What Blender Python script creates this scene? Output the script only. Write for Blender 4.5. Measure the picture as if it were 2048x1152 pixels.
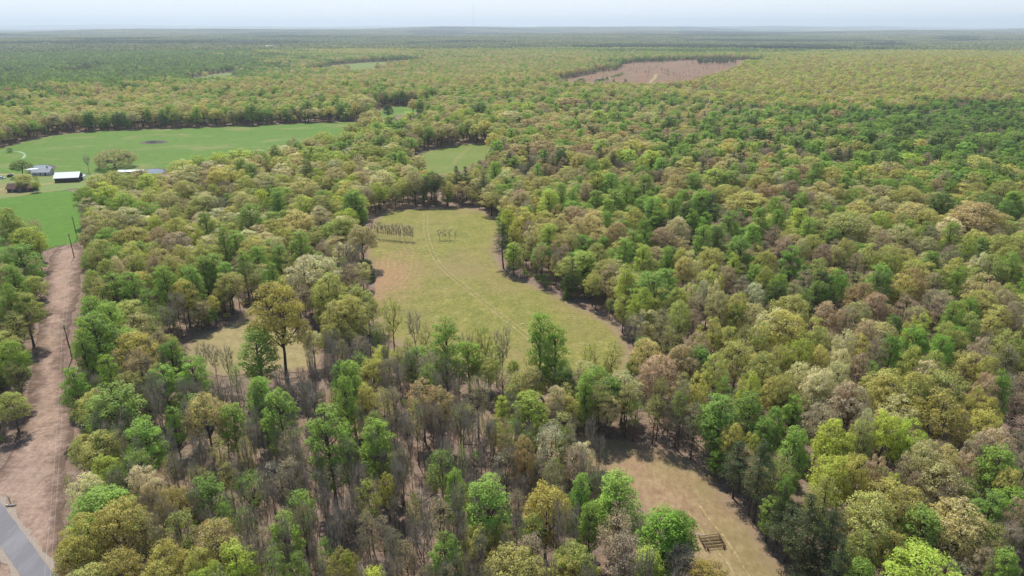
import bpy, math, random
import numpy as np
from mathutils import Vector
from mathutils.geometry import delaunay_2d_cdt

# ------------------------------------------------------------------ scene, camera, world, sun, exposure
for o in list(bpy.data.objects): bpy.data.objects.remove(o)
S = bpy.context.scene
COL = S.collection
R = math.radians
CAM_H = 95.0
PITCH = R(21.0)
FPX = 1365.0
cam = bpy.data.cameras.new('camera'); cam.sensor_width = 36; cam.lens = FPX / 2048 * 36
cam.clip_start = 0.5; cam.clip_end = 200000
camo = bpy.data.objects.new('camera', cam); COL.objects.link(camo)
camo.location = (0, 0, CAM_H)
ROLL = R(0.12)
from mathutils import Matrix
camo.rotation_euler = (Matrix.Rotation(R(90) - PITCH, 4, 'X') @ Matrix.Rotation(-ROLL, 4, 'Z')).to_euler()
S.camera = camo

SUN_EL, SUN_AZ = 56.0, -22.0     # azimuth measured from straight ahead (+Y), negative = left
W = bpy.data.worlds.new('World'); S.world = W; W.use_nodes = True
wn = W.node_tree.nodes; wl = W.node_tree.links
sky = wn.new('ShaderNodeTexSky'); sky.sky_type = 'NISHITA'; sky.sun_disc = False
sky.sun_elevation = R(SUN_EL); sky.sun_rotation = R(SUN_AZ)
sky.air_density = 1.2; sky.dust_density = 0.1; sky.ozone_density = 1.0; sky.altitude = 200
wm = wn.new('ShaderNodeMix'); wm.data_type = 'RGBA'; wm.blend_type = 'MULTIPLY'; wm.inputs[0].default_value = 1; wm.inputs[7].default_value = (.92, .97, 1.05, 1)
wl.new(sky.outputs[0], wm.inputs[6])
# pale milky air low in the sky
wt = wn.new('ShaderNodeTexCoord'); wx = wn.new('ShaderNodeSeparateXYZ'); wl.new(wt.outputs['Generated'], wx.inputs[0])
wr = wn.new('ShaderNodeMapRange'); wr.inputs['From Min'].default_value = .05; wr.inputs['From Max'].default_value = .38; wr.inputs['To Min'].default_value = .92; wr.inputs['To Max'].default_value = 0
wl.new(wx.outputs['Z'], wr.inputs['Value'])
wm2 = wn.new('ShaderNodeMix'); wm2.data_type = 'RGBA'; wm2.inputs[7].default_value = (7.2, 7.7, 8.2, 1); wl.new(wr.outputs[0], wm2.inputs[0]); wl.new(wm.outputs[2], wm2.inputs[6]); wl.new(wm2.outputs[2], wn['Background'].inputs[0]); wn['Background'].inputs[1].default_value = 0.11
sl = bpy.data.lights.new('sun', 'SUN'); sl.energy = 4.6; sl.angle = R(0.5); sl.color = (1, 0.955, 0.89)
so = bpy.data.objects.new('sun', sl); COL.objects.link(so)
sd = Vector((math.sin(R(SUN_AZ)) * math.cos(R(SUN_EL)), math.cos(R(SUN_AZ)) * math.cos(R(SUN_EL)), math.sin(R(SUN_EL))))
so.rotation_euler = sd.to_track_quat('Z', 'Y').to_euler(); so.location = sd * 300
S.view_settings.view_transform = 'Standard'; S.view_settings.look = 'None'
S.view_settings.exposure = 0.26; S.view_settings.gamma = 1
S.render.engine = 'CYCLES'
S.cycles.max_bounces = 6; S.cycles.diffuse_bounces = 3; S.cycles.transmission_bounces = 3
S.cycles.volume_bounces = 1; S.cycles.glossy_bounces = 2; S.cycles.transparent_max_bounces = 4
S.cycles.volume_step_rate = 4

rng = np.random.default_rng(7)
random.seed(7)

# ------------------------------------------------------------------ pixel of the photograph -> point on the plane z
CW = camo.matrix_basis.to_3x3()
def ray(px, py):
    return CW @ Vector(((px - 1024) / FPX, -(py - 576) / FPX, -1))
def at(px, py, z=0.0):
    d = ray(px, py); t = (z - CAM_H) / d.z
    return Vector((d.x * t, d.y * t, z))
CWi = np.array(CW.transposed())
def project(X, Y, Z):
    P = np.stack([X, Y, Z - CAM_H], -1) @ CWi.T
    zc = np.maximum(-P[..., 2], 1e-3)
    return 1024 + P[..., 0] / zc * FPX, 576 - P[..., 1] / zc * FPX, zc * np.sign(-P[..., 2])

# ------------------------------------------------------------------ terrain
_hr = np.random.default_rng(3)
_hill = [(_hr.uniform(0, 6.28), _hr.uniform(0, 6.28), L, A) for L, A in
         ((900, 1.2), (1300, 2.0), (2100, 3.0), (3300, 5.0), (5200, 8.0), (7900, 14.0), (13000, 20.0), (4100, 5.0))]
_near = [(_hr.uniform(0, 6.28), _hr.uniform(0, 6.28), L, A) for L, A in ((95, .22), (150, .35), (230, .5))]
def hgt(x, y):
    x = np.asarray(x, float); y = np.asarray(y, float)
    d = np.hypot(x, y); h = np.zeros_like(d)
    for a, p, L, A in _near: h += A * np.sin((x * math.cos(a) + y * math.sin(a)) / L * 6.283 + p)
    far = np.clip((d - 700) / 2500, 0, 1); far2 = np.clip((d - 3500) / 12000, 0, 1)
    g = np.zeros_like(d)
    for a, p, L, A in _hill: g += A * np.sin((x * math.cos(a) + y * math.sin(a) * 1.6) / L * 6.283 + p)
    h += g * far * (0.35 + 1.5 * far2) - 4 * far
    h += 13 * np.exp(-((x - 1100) / 500) ** 2 - ((y - 1500) / 600) ** 2) - 6 * np.exp(-((y - 1750) / 500) ** 2) / (1 + np.exp((x - 100) / 150)) + 5 * np.exp(-((y - 1050) / 180) ** 2) / (1 + np.exp((x - 150) / 150))
    # the long blue ridge far left, a low swell at centre
    h += 150 * np.exp(-((y - 30000) / 3500) ** 2) * np.clip((-x + 3000) / 16000, 0, 1.0)
    h += 60 * np.exp(-((y - 22000) / 3000) ** 2) * np.exp(-((x - 1500) / 9000) ** 2)
    return h

# ------------------------------------------------------------------ helpers
def mesh_from(name, V, F, mats=(), matidx=None, attrs=None, smooth=False):
    m = bpy.data.meshes.new(name)
    V = np.asarray(V, np.float32)
    if isinstance(F, np.ndarray):
        n = F.shape[1]; nf = len(F)
        m.vertices.add(len(V)); m.vertices.foreach_set('co', V.ravel())
        m.loops.add(nf * n); m.loops.foreach_set('vertex_index', F.astype(np.int32).ravel())
        m.polygons.add(nf); m.polygons.foreach_set('loop_start', np.arange(0, nf * n, n, dtype=np.int32))
        m.update(calc_edges=True)
    else:
        m.from_pydata(V.tolist(), [], F)
    for mt in mats: m.materials.append(mt)
    if matidx is not None: m.polygons.foreach_set('material_index', np.asarray(matidx, np.int32))
    if attrs:
        for k, (dom, val) in attrs.items():
            a = m.attributes.new(k, 'FLOAT', dom); a.data.foreach_set('value', np.asarray(val, np.float32))
    if smooth: m.polygons.foreach_set('use_smooth', [True] * len(m.polygons))
    m.update(); return m
def link(name, data, parent=None, loc=None):
    o = bpy.data.objects.new(name, data); COL.objects.link(o)
    if parent: o.parent = parent
    if loc is not None: o.location = loc
    return o
def tag(o, label=None, cat=None, group=None, kind=None):
    if label: o['label'] = label
    if cat: o['category'] = cat
    if group: o['group'] = group
    if kind: o['kind'] = kind
    return o
def thing(name, label, cat, loc, rz=0, group=None):
    o = bpy.data.objects.new(name, None); COL.objects.link(o); o.location = loc; o.rotation_euler = (0, 0, rz)
    return tag(o, label, cat, group)
class MB:
    def __init__(s): s.v = []; s.f = []
    def box(s, c, d, rz=0.0, taper=1.0):
        n = len(s.v); ca, sa = math.cos(rz), math.sin(rz)
        for z in (-1, 1):
            k = taper if z > 0 else 1
            for x, y in ((-1, -1), (1, -1), (1, 1), (-1, 1)):
                X, Y = x * d[0] / 2 * k, y * d[1] / 2 * k
                s.v.append((c[0] + X * ca - Y * sa, c[1] + X * sa + Y * ca, c[2] + z * d[2] / 2))
        s.f += [tuple(n + i for i in q) for q in ((3, 2, 1, 0), (4, 5, 6, 7), (0, 1, 5, 4), (1, 2, 6, 5), (2, 3, 7, 6), (3, 0, 4, 7))]
        return s
    def tube(s, pts, rad, sides=6):
        n0 = len(s.v)
        for i, p in enumerate(pts):
            p = Vector(p); a = Vector(pts[max(i - 1, 0)]); b = Vector(pts[min(i + 1, len(pts) - 1)])
            t = (b - a).normalized(); u = t.orthogonal().normalized(); w = t.cross(u)
            r = rad[i] if hasattr(rad, '__len__') else rad
            for k in range(sides):
                an = 6.2832 * k / sides
                s.v.append(tuple(p + (u * math.cos(an) + w * math.sin(an)) * r))
        for i in range(len(pts) - 1):
            for k in range(sides):
                a = n0 + i * sides + k; b = n0 + i * sides + (k + 1) % sides
                s.f.append((a, b, b + sides, a + sides))
        s.f.append(tuple(n0 + k for k in range(sides))[::-1]); e = n0 + (len(pts) - 1) * sides
        s.f.append(tuple(e + k for k in range(sides)))
        return s
    def poly(s, pts):
        n = len(s.v); s.v += [tuple(p) for p in pts]; s.f.append(tuple(range(n, n + len(pts)))); return s
    def build(s, name, mat, parent=None, smooth=False):
        m = bpy.data.meshes.new(name); m.from_pydata(s.v, [], s.f); m.materials.append(mat)
        if smooth: m.polygons.foreach_set('use_smooth', [True] * len(m.polygons))
        m.update(); return link(name, m, parent)

# ------------------------------------------------------------------ materials
def lin(c):
    if isinstance(c, str): c = tuple(int(c[i:i + 2], 16) / 255 for i in (0, 2, 4))
    return tuple((v / 12.92 if v <= .04045 else ((v + .055) / 1.055) ** 2.4) for v in c) + (1,)
class NT:
    def __init__(s, name):
        s.m = bpy.data.materials.new(name); s.m.use_nodes = True; s.t = s.m.node_tree; s.n = s.t.nodes; s.l = s.t.links
        s.b = s.n['Principled BSDF']; s.b.inputs['Roughness'].default_value = .9; s.b.inputs['Specular IOR Level'].default_value = .15
    def node(s, t, **k):
        n = s.n.new(t)
        for a, b in k.items(): setattr(n, a, b)
        return n
    def pos(s):
        return s.node('ShaderNodeNewGeometry').outputs['Position']
    def noise(s, scale, detail=4, rough=.6, vec=None, stretch=None, dist=0.0):
        n = s.node('ShaderNodeTexNoise'); n.inputs['Scale'].default_value = scale; n.inputs['Detail'].default_value = detail
        n.inputs['Roughness'].default_value = rough; n.inputs['Distortion'].default_value = dist
        v = vec or s.pos()
        if stretch:
            mp = s.node('ShaderNodeMapping'); mp.inputs['Scale'].default_value = stretch[:3]
            mp.inputs['Rotation'].default_value = (0, 0, stretch[3] if len(stretch) > 3 else 0)
            s.l.new(v, mp.inputs[0]); v = mp.outputs[0]
        s.l.new(v, n.inputs['Vector']); return n.outputs['Fac']
    def ramp(s, fac, stops, interp='LINEAR'):
        r = s.node('ShaderNodeValToRGB'); r.color_ramp.interpolation = interp
        e = r.color_ramp.elements
        while len(e) < len(stops): e.new(.5)
        for i, (p, c) in enumerate(stops):
            e[i].position = p; e[i].color = lin(c) if isinstance(c, str) else ((c, c, c, 1) if isinstance(c, (int, float)) else c)
        s.l.new(fac, r.inputs[0]); return r.outputs[0]
    def mix(s, fac, a, b, mode='MIX'):
        m = s.node('ShaderNodeMix', data_type='RGBA', blend_type=mode)
        for sock, v in ((m.inputs[0], fac), (m.inputs[6], a), (m.inputs[7], b)):
            if isinstance(v, str): sock.default_value = lin(v)
            elif isinstance(v, (int, float)): sock.default_value = v
            elif isinstance(v, tuple): sock.default_value = v
            else: s.l.new(v, sock)
        return m.outputs[2]
    def math(s, op, a, b=0.0, clamp=False):
        m = s.node('ShaderNodeMath', operation=op, use_clamp=clamp)
        for sock, v in ((m.inputs[0], a), (m.inputs[1], b)):
            if isinstance(v, (int, float)): sock.default_value = v
            else: s.l.new(v, sock)
        return m.outputs[0]
    def attr(s, name, typ='GEOMETRY', out='Fac'):
        a = s.node('ShaderNodeAttribute', attribute_name=name, attribute_type=typ); return a.outputs[out]
    def bump(s, h, strength=.5, dist=.3):
        b = s.node('ShaderNodeBump'); b.inputs['Strength'].default_value = strength; b.inputs['Distance'].default_value = dist
        s.l.new(h, b.inputs['Height']); s.l.new(b.outputs[0], s.b.inputs['Normal'])
    def done(s, col): 
        if isinstance(col, str): s.b.inputs['Base Color'].default_value = lin(col)
        elif isinstance(col, tuple): s.b.inputs['Base Color'].default_value = col
        else: s.l.new(col, s.b.inputs['Base Color'])
        return s.m
def plain(name, col, rough=.8, metal=0, spec=.2, var=.25, scale=2.0):
    k = NT(name); k.b.inputs['Roughness'].default_value = rough; k.b.inputs['Metallic'].default_value = metal
    k.b.inputs['Specular IOR Level'].default_value = spec
    c = lin(col); lo = tuple(v * (1 - var) for v in c[:3]) + (1,); hi = tuple(min(1, v * (1 + var)) for v in c[:3]) + (1,)
    return k.done(k.mix(k.ramp(k.noise(scale, 5), [(.3, 0.0), (.7, 1.0)]), lo, hi))

def litter_material(name, near):
    k = NT(name)
    fine = k.noise(1.1, 6, .75); mid = k.noise(.12, 5, .65); big = k.noise(.02, 4)
    c = k.ramp(fine, [(.25, '54463c'), (.45, '7d6a5c'), (.58, '94806f'), (.75, 'b3a08c')])
    c = k.mix(k.ramp(mid, [(.45, 0.0), (.75, .55)]), c, '8a6350')
    c = k.mix(k.ramp(big, [(.5, 0.0), (.7, .4)]), c, '6f6f48')
    # far away the sheet is the top of an unbroken forest
    far = k.noise(.0035, 8, .7, stretch=(1, 1.6, 1)); far2 = k.noise(.0006, 6, .65, stretch=(1, 2.2, 1))
    fc = k.ramp(far, [(.32, '33432e'), (.46, '4e5f3c'), (.56, '6d7350'), (.7, '857d58')])
    fc = k.mix(k.ramp(far2, [(.44, .75), (.6, 0.0)]), fc, '26382b')
    d = k.node('ShaderNodeVectorMath', operation='LENGTH'); k.l.new(k.pos(), d.inputs[0])
    f = k.math('MULTIPLY', k.math('SUBTRACT', d.outputs['Value'], 1800), 1 / 1500, True)
    c = k.mix(f, c, fc)
    k.bump(k.noise(1.6, 6, .8), .9, .35)
    return k.done(c)

M_ground = litter_material('leaf_litter', True)

def grass_material(name, stops, patch, patchcol, fine_scale=.9, litter='8f7a62', edge=True, stretch=None):
    k = NT(name)
    a = k.noise(fine_scale, 6, .8, stretch=stretch); b = k.noise(.14, 7, .85); c2 = k.noise(.025, 4)
    f = k.math('ADD', k.math('MULTIPLY', a, .55), k.math('MULTIPLY', b, .45))
    c = k.ramp(f, stops)
    c = k.mix(k.ramp(c2, [(patch[0], 0.0), (patch[1], patch[2])]), c, patchcol)
    if edge:
        e = k.math('ADD', k.attr('edge'), k.math('MULTIPLY', k.math('SUBTRACT', k.noise(.25, 5, .8), .5), 1.6))
        c = k.mix(k.ramp(e, [(.05, .9), (.5, 0.0)]), c, litter)
    k.bump(k.noise(3.0, 5, .8), .7, .2)
    return k, c

# ------------------------------------------------------------------ ground sheets
def axis(lo, hi, near, step, grow):
    pos = [0.0]
    while pos[-1] < hi:
        d = pos[-1]; pos.append(d + (step if d < near else max(step, (d - near) * grow + step)))
    neg = [0.0]
    while neg[-1] > lo:
        d = -neg[-1]; neg.append(neg[-1] - (step if d < near else max(step, (d - near) * grow + step)))
    return np.array(sorted(set(neg + pos)))
xs = axis(-45000, 45000, 450, 8, .06); ys = axis(-3000, 41000, 700, 8, .05)
XX, YY = np.meshgrid(xs, ys); V = np.stack([XX, YY, hgt(XX, YY)], -1).reshape(-1, 3)
nx, ny = len(xs), len(ys)
ii = np.arange(nx * ny).reshape(ny, nx)
F = np.stack([ii[:-1, :-1], ii[:-1, 1:], ii[1:, 1:], ii[1:, :-1]], -1).reshape(-1, 4)
g = link('ground', mesh_from('ground', V, F, [M_ground], smooth=True)); tag(g, kind='structure')

def inside(poly, x, y):
    x = np.asarray(x); y = np.asarray(y); r = np.zeros(x.shape, bool); n = len(poly)
    for i in range(n):
        x1, y1 = poly[i][:2]; x2, y2 = poly[(i + 1) % n][:2]
        c = (y1 > y) != (y2 > y)
        with np.errstate(divide='ignore', invalid='ignore'):
            r ^= c & (x < (x2 - x1) * (y - y1) / (y2 - y1 + 1e-12) + x1)
    return r
def segdist(poly, x, y, closed=True):
    d = np.full(np.shape(x), 1e9); n = len(poly)
    for i in range(n if closed else n - 1):
        ax, ay = poly[i][:2]; bx, by = poly[(i + 1) % n][:2]
        L = (bx - ax) ** 2 + (by - ay) ** 2 + 1e-9
        t = np.clip(((x - ax) * (bx - ax) + (y - ay) * (by - ay)) / L, 0, 1)
        d = np.minimum(d, np.hypot(x - ax - t * (bx - ax), y - ay - t * (by - ay)))
    return d
def smooth_poly(pts, it=2, closed=True):
    for _ in range(it):
        q = []; n = len(pts)
        for i in range(n if closed else n - 1):
            a, b = pts[i], pts[(i + 1) % n]
            q += [(a[0] * .75 + b[0] * .25, a[1] * .75 + b[1] * .25), (a[0] * .25 + b[0] * .75, a[1] * .25 + b[1] * .75)]
        if not closed: q = [pts[0]] + q + [pts[-1]]
        pts = q
    return pts
def resample(pts, step, jit=0.0, closed=True):
    out = []; n = len(pts)
    for i in range(n if closed else n - 1):
        a, b = pts[i], pts[(i + 1) % n]; L = math.hypot(b[0] - a[0], b[1] - a[1]); k = max(1, int(L / step))
        for j in range(k):
            t = j / k; out.append((a[0] + (b[0] - a[0]) * t + random.uniform(-jit, jit), a[1] + (b[1] - a[1]) * t + random.uniform(-jit, jit)))
    return out
def world_poly(px, it=2):
    return smooth_poly([tuple(at(*p)[:2]) for p in px], it)
def sheet(name, poly, mat, step=5.0, off=.12, jit=0.6, edgew=8.0, kind='structure'):
    P = resample(poly, step * .7, jit)
    xsb = np.array([p[0] for p in P]); ysb = np.array([p[1] for p in P])
    gx, gy = np.meshgrid(np.arange(xsb.min(), xsb.max(), step), np.arange(ysb.min(), ysb.max(), step))
    gx = gx.ravel() + rng.uniform(-.2, .2, gx.size) * step; gy = gy.ravel() + rng.uniform(-.2, .2, gy.size) * step
    m = inside(P, gx, gy) & (segdist(P, gx, gy) > step * .4); gx, gy = gx[m], gy[m]
    n = len(P); pts = [Vector(p) for p in P] + [Vector((a, b)) for a, b in zip(gx, gy)]
    r = delaunay_2d_cdt(pts, [(i, (i + 1) % n) for i in range(n)], [list(range(n))], 1, 1e-5)
    vx = np.array([v.x for v in r[0]]); vy = np.array([v.y for v in r[0]])
    V = np.stack([vx, vy, hgt(vx, vy) + off], -1)
    e = np.clip(segdist(P, vx, vy) / edgew, 0, 1)
    faces = [f for f in r[2]]
    me = mesh_from(name, V, [tuple(f) for f in faces], [mat], attrs={'edge': ('POINT', e)}, smooth=True)
    # face the sheet upward
    up = sum(p.normal.z * p.area for p in me.polygons)
    if up < 0: me.flip_normals()
    o = link(name, me); tag(o, kind=kind); return o

# outlines traced on the photograph, laid down as ground polygons
PX = dict(
 meadow=[(735, 470), (748, 440), (770, 420), (860, 414), (950, 414), (985, 432), (1008, 452), (992, 490), (998, 530), (1030, 556), (1090, 580), (1150, 606), (1210, 632), (1245, 665), (1262, 700), (1262, 745), (1225, 775), (1130, 790), (1040, 785), (960, 765), (900, 742), (820, 712), (750, 655), (735, 610), (752, 572), (750, 535), (728, 500)],
 lower=[(900, 800), (1000, 832), (1100, 868), (1180, 884), (1290, 888), (1400, 930), (1452, 985), (1500, 1050), (1580, 1152), (1700, 1300), (1500, 1300), (1395, 1152), (1345, 1080), (1255, 1000), (1170, 940), (1060, 900), (930, 860)],
 small=[(360, 694), (412, 668), (470, 646), (500, 628), (560, 628), (600, 650), (640, 695), (640, 730), (590, 745), (520, 735), (470, 752), (410, 745), (368, 715)],
 row=[(104, 493), (94, 560), (84, 620), (72, 700), (58, 800), (36, 880), (-12, 960), (-110, 1020), (-260, 1060), (-400, 1400), (120, 1400), (130, 1152), (124, 1000), (140, 900), (146, 820), (128, 740), (136, 670), (158, 600), (165, 540), (168, 486)],
 field=[(-260, 408), (-80, 402), (0, 398), (60, 388), (158, 376), (170, 430), (171, 487), (103, 494), (60, 520), (-120, 540)],
 yard=[(-260, 352), (0, 349), (90, 347), (165, 345), (250, 349), (240, 362), (160, 376), (60, 388), (0, 398), (-80, 402), (-260, 408)],
 pasture=[(-420, 330), (-200, 312), (0, 298), (60, 279), (150, 266), (260, 258), (500, 250), (640, 246), (742, 243), (748, 232), (758, 216), (830, 212), (905, 211), (895, 218), (845, 226), (770, 236), (735, 252), (700, 270), (650, 288), (570, 304), (460, 320), (375, 338), (300, 352), (250, 352), (165, 347), (90, 349), (0, 351), (-420, 356)],
 glade=[(806, 330), (835, 306), (880, 293), (930, 286), (985, 285), (985, 305), (965, 330), (900, 350), (830, 350)],
 clearcut=[(1080, 170), (1120, 152), (1160, 147), (1200, 138), (1242, 136), (1246, 122), (1330, 120), (1400, 114), (1530, 118), (1525, 128), (1470, 133), (1452, 143), (1400, 148), (1375, 166), (1300, 171), (1240, 166), (1180, 172)],
 strip=[(350, 160), (362, 147), (470, 131), (482, 141), (430, 156)],
 upfield=[(590, 138), (640, 128), (680, 120), (850, 116), (850, 122), (770, 128), (700, 135), (640, 141)],
)
WP = {k: world_poly(v, 1 if k == 'clearcut' else 2) for k, v in PX.items()}

k, c = grass_material('meadow_grass', [(.3, '464d26'), (.44, '717436'), (.55, '8e8746'), (.68, 'bcae74')], (.45, .68, .7), '8f7c55')
# raked brown corner with curved swath lines, its own colour and dirt
cx, cy = at(640, 560)[:2]; bx, by = at(775, 560)[:2]
def dist_from(k, x, y, sx=1., sy=1.):
    v = k.node('ShaderNodeVectorMath', operation='SUBTRACT'); k.l.new(k.pos(), v.inputs[0]); v.inputs[1].default_value = (x, y, 0)
    w = k.node('ShaderNodeVectorMath', operation='MULTIPLY'); k.l.new(v.outputs[0], w.inputs[0]); w.inputs[1].default_value = (1 / sx, 1 / sy, 0)
    q = k.node('ShaderNodeVectorMath', operation='LENGTH'); k.l.new(w.outputs[0], q.inputs[0]); return q.outputs['Value']
patch = k.math('ADD', dist_from(k, bx - 1, by + 6, 17, 46), k.math('MULTIPLY', k.math('SUBTRACT', k.noise(.1, 6, .75), .5), 2.0))
c = k.mix(k.ramp(patch, [(.2, .8), (1.15, 0.0)]), c, 'a07c5e')
rings = k.math('SINE', k.math('MULTIPLY', k.math('ADD', dist_from(k, cx, cy + 12, 1, 2.0), k.math('MULTIPLY', k.noise(.08, 3), 5.0)), 2.6))
lines = k.math('MULTIPLY', k.ramp(rings, [(.82, 0.0), (.98, .9)]), k.ramp(patch, [(.6, 1.0), (1.25, 0.0)]))
lines = k.math('MULTIPLY', lines, k.ramp(k.noise(.9, 4, .8), [(.45, 0.0), (.6, .85)]))
c = k.mix(lines, c, 'b59f80')
# bits of pale stubble and hoof marks
c = k.mix(k.ramp(k.noise(1.1, 4, .7), [(.62, 0.0), (.70, .6)]), c, 'cdbd90')
c = k.mix(k.ramp(k.noise(.6, 5, .8), [(.34, .7), (.43, 0.0)]), c, '4c5631')
M_meadow = k.done(c)
k, c = grass_material('dry_grass', [(.3, '6a5a42'), (.46, '94795c'), (.56, 'a58d6b'), (.68, 'bfa981')], (.42, .62, .6), '76733f', stretch=(1, .45, 1, .5))
M_lower = k.done(c)
k, c = grass_material('straw_grass', [(.3, '6c6344'), (.46, '8f8259'), (.56, 'a29366'), (.68, 'b8a779')], (.45, .65, .5), '6c7436')
M_small = k.done(c)
k, c = grass_material('cleared_brush', [(.28, '645244'), (.44, '937b6b'), (.56, 'ac9280'), (.72, 'cab49f')], (.5, .7, .4), '7c7a4e', fine_scale=.85, litter='5e4c40')
c = k.mix(k.ramp(k.noise(.35, 5, .8), [(.56, 0.0), (.7, .45)]), c, '94704e')
c = k.mix(k.ramp(k.noise(.5, 6, .85, stretch=(1, .22, 1, .1)), [(.52, 0.0), (.66, .6)]), c, '6b5a48')
c = k.mix(k.ramp(k.noise(1.9, 3, .7), [(.66, 0.0), (.74, .7)]), c, 'd8c8bc')
c = k.mix(k.ramp(k.noise(1.2, 5, .8), [(.30, .8), (.40, 0.0)]), c, '473a33')
M_row = k.done(c)
k, c = grass_material('bright_grass', [(.3, '40621c'), (.5, '577a28'), (.7, '6e8f3a')], (.5, .75, .25), '6b8a3a', edge=False, stretch=(.35, 1, 1))
M_field = k.done(c)
k, c = grass_material('pasture_grass', [(.3, '486222'), (.5, '5d7a2e'), (.7, '758e40')], (.54, .68, .6), '8a8553', fine_scale=.5, stretch=(.3, 1, 1))
c = k.mix(k.ramp(k.noise(.012, 5, .6, stretch=(.35, 1.3, 1, .2)), [(.56, 0.0), (.66, .6)]), c, '8d8452')
M_pasture = k.done(c)
k, c = grass_material('lawn', [(.3, '5c6b36'), (.5, '76864a'), (.7, '90985a')], (.5, .62, .6), '947a58', edge=False)
M_yard = k.done(c)
k, c = grass_material('glade_grass', [(.3, '556428'), (.5, '6e7c38'), (.7, '848c4a')], (.5, .75, .3), '8f8f55')
M_glade = k.done(c)
k, c = grass_material('red_slash', [(.3, '4f3b30'), (.44, '785844'), (.56, '8d6a52'), (.7, 'b0967c')], (.46, .62, .7), '6f6a4c', fine_scale=.12, edge=False)
c = k.mix(k.ramp(k.noise(.05, 6, .8, stretch=(.5, 1.6, 1)), [(.55, 0.0), (.66, .65)]), c, 'a89680'); c = k.mix(k.ramp(k.noise(.03, 5, .8), [(.36, .7), (.44, 0.0)]), c, '54483a')
M_cut = k.done(c)
sheet('meadow', WP['meadow'], M_meadow, 4)
sheet('lower_clearing', WP['lower'], M_lower, 4)
sheet('small_clearing', WP['small'], M_small, 4)
sheet('cleared_right_of_way', WP['row'], M_row, 4)
sheet('green_field', WP['field'], M_field, 8, off=.14)
sheet('farmyard_lawn', WP['yard'], M_yard, 8, off=.17)
sheet('pasture', WP['pasture'], M_pasture, 14, off=.20, edgew=6)
sheet('glade', WP['glade'], M_glade, 8)
sheet('clearcut', WP['clearcut'], M_cut, 30, off=.6, jit=5)
sheet('far_field', WP['strip'], M_glade, 20, off=.5)
sheet('far_field', WP['upfield'], M_glade, 25, off=.6)

def ribbon(name, pts, w, mat, off, jit=0.0, step=3.0, edge=False):
    P = resample(smooth_poly(pts, 3, False), step, 0, False) + [pts[-1]]
    V = []; E = []; cols = 5 if edge else 2
    for i, p in enumerate(P):
        a = P[max(0, i - 1)]; b = P[min(len(P) - 1, i + 1)]
        t = Vector((b[0] - a[0], b[1] - a[1])).normalized(); nn = Vector((-t.y, t.x))
        for j in range(cols):
            s_ = (j / (cols - 1) - .5) * w + (random.uniform(-jit, jit) if j in (0, cols - 1) else 0)
            q = Vector(p) + nn * s_; V.append((q.x, q.y)); E.append(1 - abs(j / (cols - 1) - .5) * 2)
    V = np.array(V); V = np.column_stack([V, hgt(V[:, 0], V[:, 1]) + off])
    F = [(i * cols + j, i * cols + j + 1, (i + 1) * cols + j + 1, (i + 1) * cols + j) for i in range(len(P) - 1) for j in range(cols - 1)]
    me = mesh_from(name, V, F, [mat], attrs={'edge': ('POINT', E)}, smooth=True)
    if sum(p.normal.z for p in me.polygons) < 0: me.flip_normals()
    o = link(name, me); tag(o, kind='structure'); return o
# asphalt road in the near left corner with its gravel shoulder
k = NT('asphalt'); k.b.inputs['Roughness'].default_value = .85
c = k.ramp(k.noise(6, 5, .8), [(.3, '6e6c6e'), (.7, '838183')])
c = k.mix(k.ramp(k.noise(.25, 4, .6, stretch=(1, .25, 1, -.6)), [(.45, 0.0), (.65, .5)]), c, '949194'); M_asph = k.done(c)
M_gravel = plain('gravel', '978a7c', var=.35, scale=5)
rp = [at(a, b)[:2] for a, b in ((-420, 740), (-160, 880), (-45, 985), (5, 1050), (40, 1100), (78, 1152), (132, 1228), (300, 1500))]
ribbon('gravel_shoulder', [tuple(p) for p in rp], 6.0, M_gravel, .18, .45)
ribbon('road', [tuple(p) for p in rp], 4.1, M_asph, .22, .06)
# two worn ruts running through the meadow
k = NT('bare_rut'); M_rut = k.done(k.ramp(k.noise(.9, 5, .75), [(.36, '7a7642'), (.48, '97875a'), (.64, 'b39e76')]))
tp = [(851, 425), (852, 445), (851, 462), (857, 485), (868, 510), (885, 535), (910, 557), (940, 580), (968, 603), (1000, 628), (1035, 655), (1075, 690)]
tw = [Vector(at(*p)[:2]) for p in tp]
def offs(pts, o):
    out = []
    for i, p in enumerate(pts):
        t = (pts[min(i + 1, len(pts) - 1)] - pts[max(0, i - 1)]).normalized(); out.append((p.x - t.y * o, p.y + t.x * o))
    return out
for s_ in (-.95, .95): ribbon('track_rut', offs(tw, s_), .46, M_rut, .17, .12, 1.5)
tw2 = [Vector(at(*p)[:2]) for p in ((905, 330), (915, 318), (925, 305), (940, 293))]
for s_ in (-.95, .95): ribbon('track_rut', offs(tw2, s_), .5, M_rut, .17, .2, 3)
for pts in (((1292, 170), (1303, 160), (1311, 152), (1313, 145)), ((1205, 158), (1225, 150), (1243, 146))):
    ribbon('logging_track', [tuple(at(*p)[:2]) for p in pts], 7, M_rut, .9, .8, 12)
ribbon('farm_drive', [tuple(at(*p)[:2]) for p in ((-150, 385), (0, 379), (20, 376), (60, 371), (110, 366))], 4.5, M_rut, .22, .4, 4)
ribbon('farm_drive', [tuple(at(*p)[:2]) for p in ((-150, 356), (-20, 352), (15, 351), (30, 349))], 4.5, M_rut, .22, .4, 4)
ribbon('pasture_path', [tuple(at(*p)[:2]) for p in ((0, 303), (25, 303), (45, 306), (52, 312), (45, 318))], 1.5, plain('pale_wet_path', '8ea07c', scale=.4), .26, .5, 4)
ribbon('tyre_line', [tuple(at(*p)[:2]) for p in ((1395, 1010), (1415, 1040), (1440, 1065), (1465, 1100), (1500, 1160))], .42, M_rut, .17, .2, 1.5)
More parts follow.
